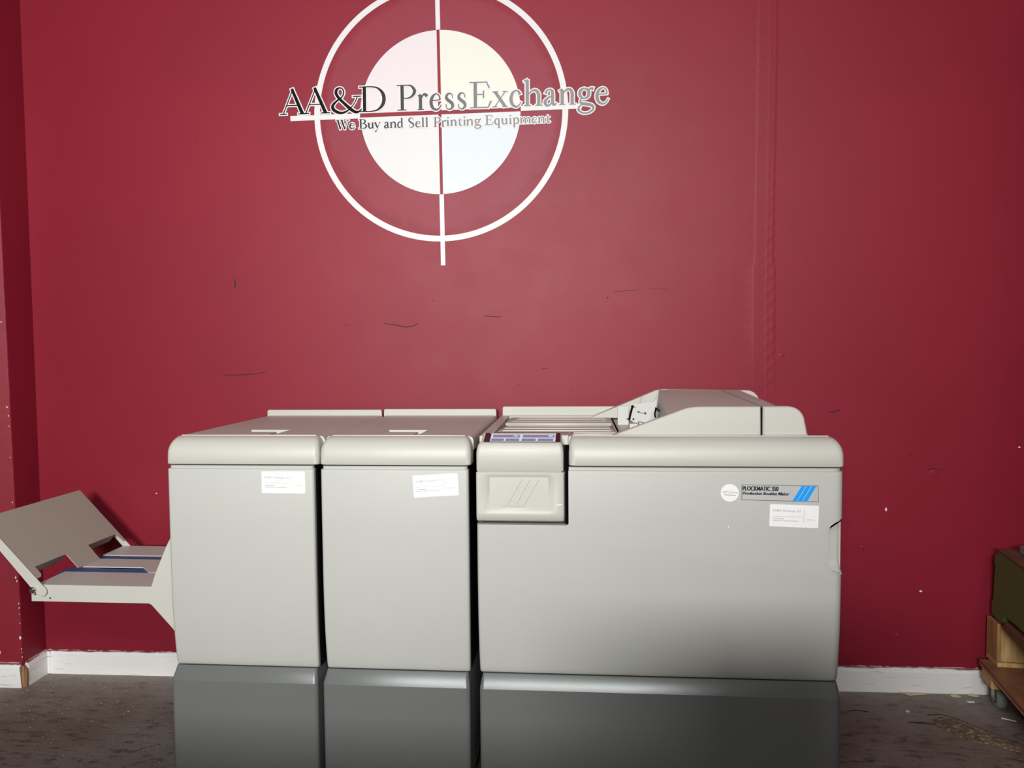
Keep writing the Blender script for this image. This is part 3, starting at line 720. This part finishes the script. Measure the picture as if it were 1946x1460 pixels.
# ---- control console
CL, CR = -.284, -.0365
b = MB(); S = [(.9655, YF-.0035, CL+.001, CR-.001, 2.235, .010, .010), (.9675, YF-.005, CL, CR, 2.235, .010, .010), (1.012, YF-.005, CL, CR, 2.235, .010, .010)]
for k in range(1, 7):
    t = math.radians(15*k); c = 1-math.cos(t); S.append((1.012+.034*math.sin(t), YF-.005+.014*c, CL+.012*c, CR-.010*c, 2.235, .010, .010))
b.loft(S)
con = b.build('console_head', 'shell', m3, b3, smooth=40)
# sloping top of the head
q0, q1, zf, zb = YF+.010, 2.236, 1.0462, 1.0655
b = MB(); b.prism([(CL+.012, q0, zf-.002), (CL+.012, q0, zf), (CL+.014, q1, zb), (CL+.014, q1, zf-.002)], (CR-.012-CL-.010, 0, 0)); b.build('console_top', 'shell', m3, b3)
def onslope(x, t, o=0): return (x, q0+(q1-q0)*t, zf+(zb-zf)*t+o)
def quad_prism(b, x0, x1, t0, t1, o, th, skew=0):
    b.prism([onslope(x0, t0, o), onslope(x1, t0, o), onslope(x1+skew*.4, t1, o), onslope(x0+skew, t1, o)], (0, 0, th))
b = MB(); quad_prism(b, -.264, -.046, .01, .96, .0002, .0012); scr_ = b.build('touch_panel', 'screen_frame', m3, b3, label='dark framed touch screen')
def sub(b, name, mat, par, base): o = b.build(name, mat, par); o.location = -Vector(base); return o
b = MB(); quad_prism(b, -.246, -.060, .03, .80, .0016, .0006); sub(b, 'display', 'lcd', scr_, b3)
for (x0, x1, t0, t1) in [(-.240, -.162, .42, .70), (-.154, -.063, .42, .70), (-.243, -.207, .06, .30), (-.202, -.163, .06, .30), (-.156, -.116, .06, .30), (-.110, -.066, .06, .30)]:
    b = MB(); quad_prism(b, x0, x1, t0, t1, .0023, .0005); sub(b, 'display_button', 'lcd_btn', scr_, b3)
for (x, ww) in ((-.182, .018), (-.080, .012)):
    b = MB(); 
    if ww > .015: b.prism([onslope(x, .56, .003), onslope(x+.006, .50, .003), onslope(x+.018, .56, .003), onslope(x+.006, .64, .003)], (0, 0, .0004))
    else: quad_prism(b, x, x+ww, .50, .64, .003, .0004)
    sub(b, 'display_icon', 'lcd', scr_, b3)
b = MB(); quad_prism(b, -.250, -.058, .84, .92, .0016, .0004); sub(b, 'display_trim', 'shell', scr_, b3)
# lower drawer face with the sunk field and three embossed slanting bars
b = MB(); DL, DR, DZ0, DZ1 = CL, CR+.003, .8185, .9625
fy = YF-.006
def gridface(b):
    X = [DL, DL+.004, -.258, -.2465, -.080, -.0685, DR-.012, DR-.004, DR]; Z = [DZ0, DZ0+.006, DZ0+.014, DZ0+.024, .8485, .8595, .9475, .9575, DZ1-.004, DZ1]
    def Y(x, z):
        y = fy
        if z < DZ0+.025: y += .020*(1-math.sqrt(max(0, 1-((DZ0+.025-z)/.025)**2)))
        if x > DR-.014: y += .012*(1-math.sqrt(max(0, 1-((x-DR+.014)/.014)**2)))
        if x < DL+.004: y += .003*(DL+.004-x)/.004
        if z > DZ1-.003: y += .003
        inx = -.2466 <= x <= -.0799; inz = .8594 <= z <= .9476
        if inx and inz: y += .0085
        return y
    vs = [(x, Y(x, z), z) for z in Z for x in X]; nx = len(X); nz = len(Z)
    fs = [(j*nx+i, j*nx+i+1, (j+1)*nx+i+1, (j+1)*nx+i) for j in range(nz-1) for i in range(nx-1)]
    o = len(vs); vs += [(x, 2.20, z) for z in (DZ0, DZ1) for x in (DL, DR)]
    fs += [tuple(range(nx))+(o+1, o), tuple((nz-1)*nx+i for i in range(nx))+(o+3, o+2), tuple(j*nx for j in range(nz))+(o+2, o), tuple(j*nx+nx-1 for j in range(nz))+(o+3, o+1), (o, o+1, o+3, o+2)]
    b.add(vs, fs)
gridface(b); drw = b.build('console_door', 'shell', m3, b3, smooth=30)
b = MB(); b.box(CL+.004, CR-.006, YF+.001, 2.20, .9575, .9665); b.build('console_neck', 'shell', m3, b3)
for (xb0, xb1, xt0, xt1) in [(-.215, -.197, -.1715, -.1535), (-.192, -.1735, -.1480, -.1300), (-.167, -.150, -.1235, -.1055)]:
    b = MB(); b.prism_xz([(xb0, .8655), (xb1, .8655), (xt1, .9425), (xt0, .9425)], fy+.0085-.0022, fy+.0090, .0007); sub(b, 'embossed_bar', 'shell', drw, b3)
# ---- name plate
b = MB(); b.prism_xz([(.4530, .8885), (.6600, .8850), (.6590, .9300), (.4530, .9320)], YF-.0002, YF+.001); b.build('plate_border', 'base', m3, b3)
b = MB(); b.prism_xz([(.4545, .8900), (.6585, .8865), (.6578, .9285), (.4545, .9305)], YF-.0010, YF+.001, .0004)
pl = b.build('name_plate', 'plate', m3, b3, label='silver name plate with black lettering and blue stripes')
def text_sub(s, x0, x1, z0, z1, mat, par, base, y, fat=0, **kw):
    vs, fs = fit_text(s, x0, x1, z0, z1, y, **kw)
    n = len(vs); f0 = list(fs); v0 = list(vs)
    for q, dx in enumerate((-fat, fat)):
        vs = vs+[(x+dx, yy-.00002*(q+1), z) for x, yy, z in v0]; fs = fs+[tuple(i+n*(q+1) for i in f) for f in f0]; zc = (z0+z1)/2; sl = kw.get('slope', -.008)
    return sub(MB().add([(x, yy, z+(x-x0)*-.012) for x, yy, z in vs], fs), 'lettering', mat, par, base)
text_sub('PLOCKMATIC 350', .4560, .5515, .9155, .9280, 'black', pl, b3, YF-.0016, bold=.014, fat=.0007)
text_sub('Production Booklet Maker', .4555, .5815, .9040, .9125, 'black', pl, b3, YF-.0016, bold=.012, shear=.3, fat=.0005)
for (x0, x1, x2, x3) in [(.5885, .6005, .6250, .6135), (.6022, .6142, .6385, .6272), (.6160, .6285, .6525, .6410)]:
    b = MB(); b.prism_xz([(x0, .8862), (x1, .8860), (x2, .9285), (x3, .9287)], YF-.0018, YF-.001); sub(b, 'blue_stripe', 'blue', pl, b3)
asset_label(m3, b3, .5945, .8455, .1310, .0620, math.radians(-1.7))
# round sticker
b = MB(); b.prism_xz([(.421+.0245*math.cos(2*math.pi*k/40), .9085+.0245*math.sin(2*math.pi*k/40)) for k in range(40)], YF-.0008, YF+.0002)
rs = b.build('round_sticker', 'white_label', m3, b3, label='round white sticker with faint grey print')
vs, fs = fit_text('AA&D PressExchange', .4005, .4430, .9060, .9135, YF-.0011); sub(MB().add([(x, y, z-(x-.42)*.04) for x, y, z in vs], fs), 'lettering', 'grey_print', rs, b3)
b = MB(); x = .406
while x < .437:
    ww = random.uniform(.0015, .003); b.box(x, x+ww, YF-.0011, YF-.0008, .9015+(.42-x)*.04, .9036+(.42-x)*.04); x += ww+.0008
for k in range(20):
    a = math.pi*(.15+.7*k/20); a2 = a+math.pi*.03
    b.prism_xz([(.421+r_*math.cos(t), .9055+r_*math.sin(t)) for r_, t in ((.0118, a), (.0118, a2), (.0114, a2), (.0114, a))], YF-.0011, YF-.0008)
sub(b, 'small_print', 'grey_print', rs, b3)['kind'] = 'stuff'
# scratches on paint
b = MB(); ribbon(b, [(-.060, .870), (-.050, .8725), (-.040, .8730)], .0022, fy+.0004, .0008); b.build('scratch', 'white_label', m3, b3)
b = MB(); blob(b, .418, YF+.0003, .814, .0022, .0022, 9, th=.0006); b.build('paint_nick', 'white_label', m3, b3)

# ------------------------------------------------------------------ painted sign on the wall
# serif alphabet drawn with swept strokes: x in 0..1 of the letter width, y in cap heights, width factor
XH = .615; n_ = .30
def ser(x, y, h, wd=.30): return ([(x-h, y, wd), (x+h, y, wd)], 0)
GL = {
 'A': [([(.13, .02, n_), (.50, 1.0, n_)], 0), ([(.46, 1.02, .9), (.84, .02, 1.1)], 0), ([(.25, .36, n_), (.70, .36, n_)], 0), ser(.13, .02, .13), ser(.84, .02, .16)],
 '&': [([(.72, .63, n_), (1.0, .63, n_)], 0), ([(.87, .62, n_), (.80, .42, n_), (.66, .20, n_), (.48, .04, .55), (.28, .0, .8), (.08, .12, 1.), (.04, .28, .9), (.16, .45, .6), (.34, .60, .4), (.42, .78, .4), (.38, .93, .4), (.29, .98, .4), (.19, .92, .8), (.16, .78, .9), (.24, .60, .9), (.42, .38, .9), (.62, .16, 1.), (.78, .03, .9), (.90, .02, .6), (1.02, .13, n_)], 1)],
 'D': [([(.20, .02, 1.), (.20, .98, 1.)], 0), ser(.14, .02, .14), ser(.14, .98, .14), ([(.20, .98, n_), (.45, .98, n_), (.70, .93, .5), (.90, .74, .95), (.96, .50, 1.1), (.90, .26, .95), (.70, .07, .5), (.45, .02, n_), (.20, .02, n_)], 1)],
 'P': [([(.28, .02, 1.), (.28, .98, 1.)], 0), ser(.26, .02, .24), ser(.20, .98, .2), ([(.28, .98, n_), (.55, .98, n_), (.78, .94, .6), (.94, .74, 1.), (.78, .54, .6), (.52, .47, n_), (.34, .49, n_)], 1)],
 'r': [([(.30, .02, 1.), (.30, .58, 1.)], 0), ser(.32, .02, .3), ([(.06, .55, n_), (.34, .61, .5)], 0), ([(.36, .42, n_), (.52, .57, .5), (.72, .61, .8), (.92, .53, 1.1)], 1)],
 'e': [([(.12, .36, n_), (.86, .38, n_)], 0), ([(.86, .38, .5), (.80, .54, .45), (.56, .62, .35), (.26, .52, .8), (.12, .30, 1.), (.24, .09, .9), (.54, 0.0, .6), (.80, .06, .4), (.97, .19, n_)], 1)],
 's': [([(.84, .44, n_), (.80, .56, n_), (.52, .62, .45), (.24, .55, .7), (.20, .43, .9), (.46, .33, 1.), (.78, .23, 1.), (.84, .10, .8), (.56, 0.0, .45), (.22, .05, n_), (.14, .20, n_)], 1)],
 'E': [([(.26, .02, 1.), (.26, .98, 1.)], 0), ser(.17, .02, .17), ser(.17, .98, .17), ([(.26, .98, .34), (.82, .98, .34)], 0), ([(.78, .99, n_), (.90, .76, .55)], 0), ([(.26, .52, n_), (.64, .52, n_)], 0), ([(.64, .66, .4), (.64, .38, .4)], 0), ([(.26, .02, .34), (.88, .02, .34)], 0), ([(.84, .0, n_), (.98, .26, .6)], 0)],
 'x': [([(.18, .60, .95), (.82, .02, .95)], 0), ([(.82, .60, n_), (.16, .02, n_)], 0), ser(.20, .60, .18), ser(.82, .60, .16), ser(.16, .02, .16), ser(.82, .02, .18)],
 'c': [([(.86, .47, 1.), (.76, .58, .6), (.52, .62, .4), (.24, .52, .8), (.12, .30, 1.), (.24, .09, .9), (.54, 0.0, .6), (.78, .05, .4), (.96, .18, n_)], 1)],
 'h': [([(.20, .02, 1.), (.20, 1.0, 1.)], 0), ([(.02, .95, n_), (.22, 1.02, .5)], 0), ser(.20, .02, .18), ([(.22, .42, n_), (.42, .57, .5), (.62, .60, .8), (.77, .47, 1.), (.78, .25, 1.), (.78, .02, 1.)], 1), ser(.80, .02, .18)],
 'a': [([(.16, .46, .9), (.26, .58, .5), (.46, .62, .5), (.62, .56, .9), (.66, .42, 1.), (.66, .14, 1.), (.76, .03, .7), (.96, .08, n_)], 1), ([(.64, .38, n_), (.34, .30, .6), (.12, .16, 1.), (.20, .02, .8), (.42, .02, .5), (.64, .14, n_)], 1)],
 'n': [([(.20, .02, 1.), (.20, .58, 1.)], 0), ([(.02, .54, n_), (.22, .62, .5)], 0), ser(.20, .02, .18), ([(.22, .42, n_), (.42, .57, .5), (.62, .60, .8), (.77, .47, 1.), (.78, .25, 1.), (.78, .02, 1.)], 1), ser(.80, .02, .18)],
 'g': [([(.40, .62, .4), (.62, .54, .8), (.68, .42, .9), (.60, .28, .8), (.40, .22, .4), (.20, .29, .8), (.12, .42, .9), (.20, .55, .8), (.40, .62, .4)], 1), ([(.66, .55, .4), (.80, .60, .7), (.96, .58, .9)], 1), ([(.28, .25, n_), (.16, .14, .5), (.24, .04, .8), (.60, .0, .9), (.90, -.07, .8), (.92, -.20, .7), (.66, -.32, .5), (.30, -.33, .5), (.06, -.22, .7), (.08, -.10, .5), (.26, .0, n_)], 1)],
 'W': [([(.12, .98, 1.), (.32, .02, .9)], 0), ([(.32, .02, n_), (.50, .90, n_)], 0), ([(.42, .98, 1.), (.66, .02, .9)], 0), ([(.66, .02, n_), (.88, .96, n_)], 0), ser(.12, .98, .12), ser(.44, .98, .12), ser(.88, .98, .12)],
 'B': [([(.24, .02, 1.), (.24, .98, 1.)], 0), ser(.14, .02, .14), ser(.14, .98, .14), ([(.24, .98, n_), (.56, .97, .4), (.78, .76, 1.), (.56, .55, .4), (.28, .53, n_)], 1), ([(.50, .53, n_), (.76, .46, .6), (.92, .26, 1.1), (.74, .06, .6), (.46, .02, n_), (.24, .02, n_)], 1)],
 'u': [([(.20, .58, 1.), (.20, .22, 1.), (.28, .06, .8), (.46, .01, .6), (.66, .12, n_)], 1), ([(.76, .60, 1.), (.76, .02, 1.)], 0), ser(.12, .59, .14), ser(.68, .59, .12), ser(.84, .02, .12)],
 'y': [([(.16, .60, 1.), (.52, .04, 1.)], 0), ([(.84, .60, n_), (.56, .10, n_), (.40, -.22, n_), (.26, -.32, .7), (.10, -.30, .8)], 1), ser(.16, .60, .17), ser(.84, .60, .14)],
 'd': [([(.74, .04, 1.), (.74, 1.0, 1.)], 0), ([(.56, .96, n_), (.76, 1.02, .5)], 0), ser(.86, .03, .12), ([(.72, .50, n_), (.52, .62, .5), (.24, .52, .8), (.12, .28, 1.), (.24, .06, .9), (.46, .01, .5), (.72, .12, n_)], 1)],
 'S': [([(.84, .74, n_), (.78, .92, n_), (.50, 1.0, .45), (.20, .90, .8), (.14, .72, 1.), (.40, .55, 1.1), (.78, .38, 1.1), (.88, .20, .9), (.60, .0, .5), (.22, .06, n_), (.12, .28, n_)], 1)],
 'l': [([(.50, .02, 1.), (.50, 1.0, 1.)], 0), ([(.10, .95, n_), (.52, 1.02, .5)], 0), ser(.50, .02, .45)],
 'i': [([(.50, .02, 1.), (.50, .58, 1.)], 0), ([(.10, .54, n_), (.52, .62, .5)], 0), ser(.50, .02, .45), ([(.50, .80, 1.1), (.50, .92, 1.1)], 0)],
 't': [([(.42, .78, n_), (.42, .20, 1.), (.52, .04, .8), (.72, .02, .6), (.96, .10, n_)], 1), ([(.10, .58, .34), (.88, .58, .34)], 0)],
 'q': [([(.74, -.34, 1.), (.74, .60, 1.)], 0), ser(.76, -.34, .22), ([(.72, .50, n_), (.52, .62, .5), (.24, .52, .8), (.12, .28, 1.), (.24, .06, .9), (.46, .01, .5), (.72, .12, n_)], 1)],
 'p': [([(.24, -.34, 1.), (.24, .60, 1.)], 0), ([(.04, .55, n_), (.26, .62, .5)], 0), ser(.24, -.34, .22), ([(.26, .50, n_), (.50, .62, .6), (.76, .52, .9), (.88, .30, 1.), (.76, .08, .8), (.50, .0, .5), (.26, .08, n_)], 1)],
 'm': [([(.13, .02, 1.), (.13, .58, 1.)], 0), ([(.01, .54, n_), (.15, .62, .5)], 0), ser(.13, .02, .11), ([(.15, .44, n_), (.28, .58, .5), (.40, .60, .8), (.49, .47, 1.), (.50, .25, 1.), (.50, .02, 1.)], 1), ser(.50, .02, .11),
       ([(.52, .44, n_), (.65, .58, .5), (.77, .60, .8), (.86, .47, 1.), (.87, .25, 1.), (.87, .02, 1.)], 1), ser(.88, .02, .11)],
}
def catmull(P, k=5):
    out = []; n = len(P)
    for i in range(n-1):
        p0 = P[max(0, i-1)]; p1 = P[i]; p2 = P[i+1]; p3 = P[min(n-1, i+2)]
        for j in range(k):
            t = j/k; out.append(tuple(.5*((2*b_)+(-a+c)*t+(2*a-5*b_+4*c-d)*t*t+(-a+3*b_-3*c+d)*t**3) for a, b_, c, d in zip(p0, p1, p2, p3)))
    out.append(P[-1]); return out
def glyph(b, ch, x0, x1, z0, cap, T, y, th, grow=0.):
    W_ = x1-x0; off = (int(round(x0*1000)) % 7)*.000011
    for pts, sm in GL[ch]:
        P = [(x0+px*W_, z0+pz*cap, max(.25, pw)*T) for px, pz, pw in pts]
        if sm: P = catmull(P)
        if grow:
            a = Vector(P[0][:2])-Vector(P[1][:2]); a.normalize(); c = Vector(P[-1][:2])-Vector(P[-2][:2]); c.normalize()
            P = [(P[0][0]+a.x*grow, P[0][1]+a.y*grow, P[0][2])]+P[1:-1]+[(P[-1][0]+c.x*grow, P[-1][1]+c.y*grow, P[-1][2])]
        L = []; R_ = []; n = len(P)
        for i, p in enumerate(P):
            a = Vector(P[max(0, i-1)][:2]); c = Vector(P[min(n-1, i+1)][:2]); d = (c-a)
            d = d.normalized() if d.length > 1e-9 else Vector((1, 0)); nn = Vector((-d.y, d.x)); k = p[2]/2+grow
            L.append(Vector(p[:2])+nn*k); R_.append(Vector(p[:2])-nn*k)
        yv = [y-off-.000004*i for i in range(n)]; off = off+.00002+.000004*n
        vs = [(q.x, yy, q.y) for q, yy in zip(L, yv)]+[(q.x, yy, q.y) for q, yy in zip(R_, yv)]+[(q.x, yy+th, q.y) for q, yy in zip(L, yv)]+[(q.x, yy+th, q.y) for q, yy in zip(R_, yv)]
        fs = []
        if not th:
            b.add(vs[:2*n], [(i, i+1, n+i+1, n+i) for i in range(n-1)]); continue
        for i in range(n-1):
            fs.append((i, i+1, n+i+1, n+i)); fs.append((i, i+1, 2*n+i+1, 2*n+i)); fs.append((n+i, n+i+1, 3*n+i+1, 3*n+i))
        fs += [(0, n, 3*n, 2*n), (n-1, 2*n-1, 4*n-1, 3*n-1)]
        b.add(vs, fs)
SX, SZ = -.477, 2.2125; SROT = .010
sign = bpy.data.objects.new('crosshair_sign', None); COL.objects.link(sign); sign.location = (SX, WY, SZ)
tag(sign, 'white crosshair ring sign with pastel quarters and serif lettering on the crimson wall', 'sign')
def sgn(b, name, mat, label=None): return b.build(name, mat, sign, label=label)
cr_, sr_ = math.cos(SROT), math.sin(SROT)
def rot(b): b.v = [(x*cr_-z*sr_, y, x*sr_+z*cr_) for x, y, z in b.v]; return b
# ring
b = MB(); n = 128; r0, r1 = .4665, .4885; yb_, yf_ = -.0002, -.0010; vs = []
for k in range(n):
    a = 2*math.pi*k/n
    for (r, y) in ((r0, yb_), (r0, yf_), (r1, yf_), (r1, yb_)): vs.append((r*math.cos(a), y, r*math.sin(a)))
b.add(vs, [(k*4+i, k*4+(i+1) % 4, ((k+1) % n)*4+(i+1) % 4, ((k+1) % n)*4+i) for k in range(n) for i in range(4)])
sgn(b, 'ring', 'white_sign')
# quarters: chord cut so that a gap of wall shows between them
g = .0048; RQ = .3085
for (q, m_, lb) in ((0, 'yellow_sign', 'pale yellow quarter'), (1, 'pink_sign', 'pale pink quarter'), (2, 'ivory_sign', 'pale grey quarter'), (3, 'bluewhite_sign', 'pale blue quarter')):
    sx, sz = ((1, 1), (-1, 1), (-1, -1), (1, -1))[q]; gx = .0058; gz = .0078 if sz > 0 else .0078
    pts = [(sx*gx, sz*gz)]; a0 = math.asin(gz/RQ); a1 = math.acos(gx/RQ)
    for k in range(25):
        a = a0+(a1-a0)*k/24; pts.append((sx*RQ*math.cos(a), sz*RQ*math.sin(a)))
    b = MB(); b.prism_xz(pts, -.0008, -.0001); sgn(rot(b), 'quarter', m_, lb)
for (x0, x1, z0, z1) in [(-.583, -.3095, -.0105, .0085), (.3095, .540, -.0065, .0125)]:
    b = MB(); b.prism_xz([(x0, z0), (x1, z0), (x1, z1), (x0, z1)], -.0014, -.0001); sgn(rot(b), 'crosshair_bar', 'white_sign')
for (z0, z1) in [(.3095, .62), (-.580, -.3095)]:
    b = MB(); b.prism_xz([(-.0085, z0), (.0085, z0), (.0085, z1), (-.0085, z1)], -.0014, -.0001); rb = rot(b); sgn(rb, 'crosshair_bar', 'white_sign')
L1 = [('A', -1.1011, -0.9943, 2.2201), ('A', -1.0127, -0.9029, 2.2214), ('&', -0.8969, -0.7806, 2.2214), ('D', -0.7875, -0.6877, 2.2219), ('P', -0.6416, -0.5684, 2.2231), ('r', -0.5632, -0.5218, 2.2229), ('e', -0.5156, -0.4693, 2.2225), ('s', -0.4576, -0.4216, 2.2226), ('s', -0.4103, -0.3743, 2.2229), ('E', -0.3617, -0.2789, 2.2238), ('x', -0.2754, -0.216, 2.2249), ('c', -0.2099, -0.1645, 2.2249), ('h', -0.1577, -0.0835, 2.2259), ('a', -0.0815, -0.0296, 2.2253), ('n', -0.0242, 0.0408, 2.2261), ('g', 0.0469, 0.1087, 2.2263), ('e', 0.1131, 0.1631, 2.2262)]
L2 = [('W', -0.8795, -0.8288, 2.1582), ('e', -0.8288, -0.8061, 2.1593), ('B', -0.7914, -0.759, 2.1595), ('u', -0.7572, -0.7311, 2.1593), ('y', -0.7318, -0.7061, 2.1596), ('a', -0.6929, -0.6714, 2.1593), ('n', -0.6707, -0.6436, 2.1592), ('d', -0.6426, -0.6176, 2.1592), ('S', -0.5993, -0.5762, 2.159), ('e', -0.5717, -0.551, 2.159), ('l', -0.5485, -0.5361, 2.1591), ('l', -0.5337, -0.5213, 2.159), ('P', -0.502, -0.4745, 2.1586), ('r', -0.4717, -0.4518, 2.1589), ('i', -0.4521, -0.4401, 2.1605), ('n', -0.4377, -0.4103, 2.1605), ('t', -0.4089, -0.3904, 2.1605), ('i', -0.3877, -0.3774, 2.1607), ('n', -0.376, -0.3473, 2.1608), ('g', -0.3442, -0.3187, 2.1606), ('E', -0.305, -0.272, 2.1608), ('q', -0.2692, -0.2447, 2.1609), ('u', -0.243, -0.2159, 2.1611), ('i', -0.2131, -0.2013, 2.1612), ('p', -0.1989, -0.1731, 2.1616), ('m', -0.1718, -0.1285, 2.1616), ('e', -0.1274, -0.1055, 2.162), ('n', -0.1034, -0.0758, 2.1622), ('t', -0.0737, -0.0555, 2.1625)]
for (LN, cap, T, gr) in ((L1, .0965, .0125, .0042), (L2, .0358, .0062, .0034)):
    for i, (ch, x0, x1, z0) in enumerate(LN):
        c_ = cap*(1.0 if ch != 'E' or LN is L2 else 1.02)
        b = MB(); glyph(b, ch, x0-SX, x1-SX, z0-SZ, c_, T, -.0020, .0004, gr); bk = sgn(b, 'letter', 'white_sign')
        b = MB(); glyph(b, ch, x0-SX, x1-SX, z0-SZ, c_, T, -.0033, 0); b.build('letter_ink', 'ink' if LN is L1 else 'ink_small', bk)

# ------------------------------------------------------------------ dolly with crates at the right edge
RD = Matrix.Translation((1.520, 2.922, 0)) @ Matrix.Rotation(math.radians(-10.2), 4, 'Z')
# local frame: +x to the right, -y towards the camera
def thing_at(name, label, cat, M_):
    e = bpy.data.objects.new(name, None); COL.objects.link(e); e.matrix_world = M_; return tag(e, label, cat)
dol = thing_at('wheeled_dolly', 'wooden dolly with red edged plywood deck and grey caster at the right edge', 'dolly', RD)
b = MB(); b.box(0, .75, -.95, 0, .138, .150, bev=.0015); b.build('deck', 'ply', dol)
b = MB(); b.box(-.0015, .0, -.95, 0, .1385, .1495); b.build('deck_edge', 'red_edge', dol, label='red painted deck edge')
b = MB(); b.box(.0, .75, -.95, 0, .130, .1375); b.build('deck_underlayer', 'pine', dol)
for y in (-.115, -.93):
    b = MB(); b.box(.004, .70, y, y+.10, .084, .1298, bev=.002); b.build('cleat', 'pine', dol)
def caster_d(x, y):
    b = MB(); prof = [(-.016, .020), (-.016, .033), (-.010, .0385), (0, .040), (.010, .0385), (.016, .033), (.016, .020)]; n = 28; vs = []
    for k in range(n):
        a = 2*math.pi*k/n
        for (o, r) in prof: vs.append((x+o, y+r*math.cos(a), .040+r*math.sin(a)))
    m = len(prof); b.add(vs, [(k*m+i, k*m+i+1, ((k+1) % n)*m+i+1, ((k+1) % n)*m+i) for k in range(n) for i in range(m-1)])
    b.cyl((x-.012, y, .040), (x+.012, y, .040), .021, n=20)
    wh = b.build('caster_wheel', 'rubber', dol, smooth=40)
    b = MB(); b.box(x-.021, x-.018, y-.014, y+.014, .03, .084); b.box(x+.018, x+.021, y-.014, y+.014, .03, .084); b.box(x-.021, x+.021, y-.02, y+.02, .079, .084); b.build('caster_fork', 'base', dol)
caster_d(.045, -.070); caster_d(.65, -.070); caster_d(.045, -.88); caster_d(.65, -.88)
MC = Matrix.Translation((1.545, 2.852, .1503)) @ Matrix.Rotation(math.radians(-6), 4, 'Z')
cr = thing_at('pine_crate', 'open pine crate standing on the dolly deck under the olive box', 'crate', MC)
b = MB(); b.box(0, .45, -.006, .090, 0, .016, bev=.001); b.build('bottom_slat', 'pine', cr)
b = MB(); b.box(.0, .014, .002, .090, .0165, .155, bev=.001); b.build('end_board', 'pine_v', cr)
b = MB(); b.box(.0145, .45, .004, .016, .0165, .148, bev=.001); b.build('side_board', 'pine', cr)
MG = Matrix.Translation((1.558, 2.905, 0)) @ Matrix.Rotation(math.radians(-10.2), 4, 'Z')
gb = thing_at('olive_box', 'olive green painted wooden box resting on the pine crate', 'box', MG)
gb.location.z = .3062
Z0 = .3062
b = MB()
prof = [(0.02, .312), (-.065, .308), (-.085, .312), (-.105, .345), (-.20, .350), (-.60, .350), (-.60, .560), (-.03, .560), (-.027, .541), (-.006, .541), (0.0, .532), (.002, .505), (-.008, .495), (-.003, .48), (0.0, .45), (.008, .37), (.022, .36)]
b.prism([(0, y, z-Z0+.006) for y, z in prof], (.018, 0, 0)); b.build('end_panel', 'green', gb)
b = MB(); b.box(.018, .50, -.60, -.582, .052, .25); b.box(.018, .50, -.020, -.002, .052, .235); b.box(.018, .5, -.58, -.02, .052, .066); b.build('side_panel', 'green', gb)
b = MB(); b.box(-.003, .52, -.60, -.030, .2615, .2680, bev=.001); b.build('lid', 'dark_wood', gb, label='dark reddish lid edge')
ru = MB(); ru.box(-.004, .040, -.62, -.105, .0, .028, bev=.001)
MR = Matrix.Translation((1.556, 2.900, .3065)) @ Matrix.Rotation(math.radians(-10.2), 4, 'Z')
run = thing_at('brown_plank', 'dark brown plank running forward underneath the olive box', 'plank', MR)
ru.build('board', 'dark_wood', run)
gr = MB(); gr.box(1.585, 1.80, 2.62, 2.80, .5755, .605, bev=.003)
o = gr.build('grey_block', plain('weathered_grey_wood', (.12, .12, .105), .8), base=(1.62, 2.72, .5755)); tag(o, 'weathered grey block lying on top of the olive box', 'block')

# ------------------------------------------------------------------ added bench and box that shade the machine (below the frame)
b = MB(); b.box(-1.7, .80, -.20, .20, .68, .72, bev=.003); b.build('bench_top', 'bench', bench)
for x in (-1.62, .70):
    for y in (-.16, .10):
        b = MB(); b.box(x, x+.06, y, y+.06, 0, .68, bev=.002); b.build('leg', 'bench', bench)
b = MB(); b.box(-1.65, .76, .12, .14, .20, .68); b.build('modesty_panel', 'bench', bench)
b = MB(); b.box(0, .52, -.30, 0, 0, .272, bev=.003); ct = b.build('shade_carton', 'shade_carton', base=(0, 0, 0)); ct.location = (-.12, .50, .7205)  # out-of-view box added to darken the wide machine's lower right front
tag(ct, 'unseen cardboard box added on the bench to shade the wide machine', 'box')
# unseen locker, added to keep window light off the machine's lower right
MAT['locker'] = plain('grey_locker_steel', (.22, .23, .24), .5)
def shade_cupboard(name, loc, w_, d_, h_, label, doors):
    e = bpy.data.objects.new(name, None); COL.objects.link(e); e.location = loc; tag(e, label, 'cabinet')
    b = MB(); b.box(-w_/2, w_/2, -d_/2, d_/2, 0, h_, bev=.004); b.build('body', 'locker', e)
    for k in range(doors):
        x0 = -w_/2+.01+k*(w_-.02)/doors; x1 = x0+(w_-.02)/doors-.006
        b = MB(); b.box(x0, x1, d_/2+.0005, d_/2+.018, .05, h_-.03, bev=.003); dd = b.build('door', 'locker', e)
        b = MB(); b.box(x1-.04, x1-.02, d_/2+.0185, d_/2+.03, h_*.5, h_*.5+.12, bev=.003); b.build('handle', 'steel', dd)
shade_cupboard('shade_locker', (.90, -.62, 0), .50, .40, 2.20, 'unseen grey steel locker added right of the camera to block light', 1)
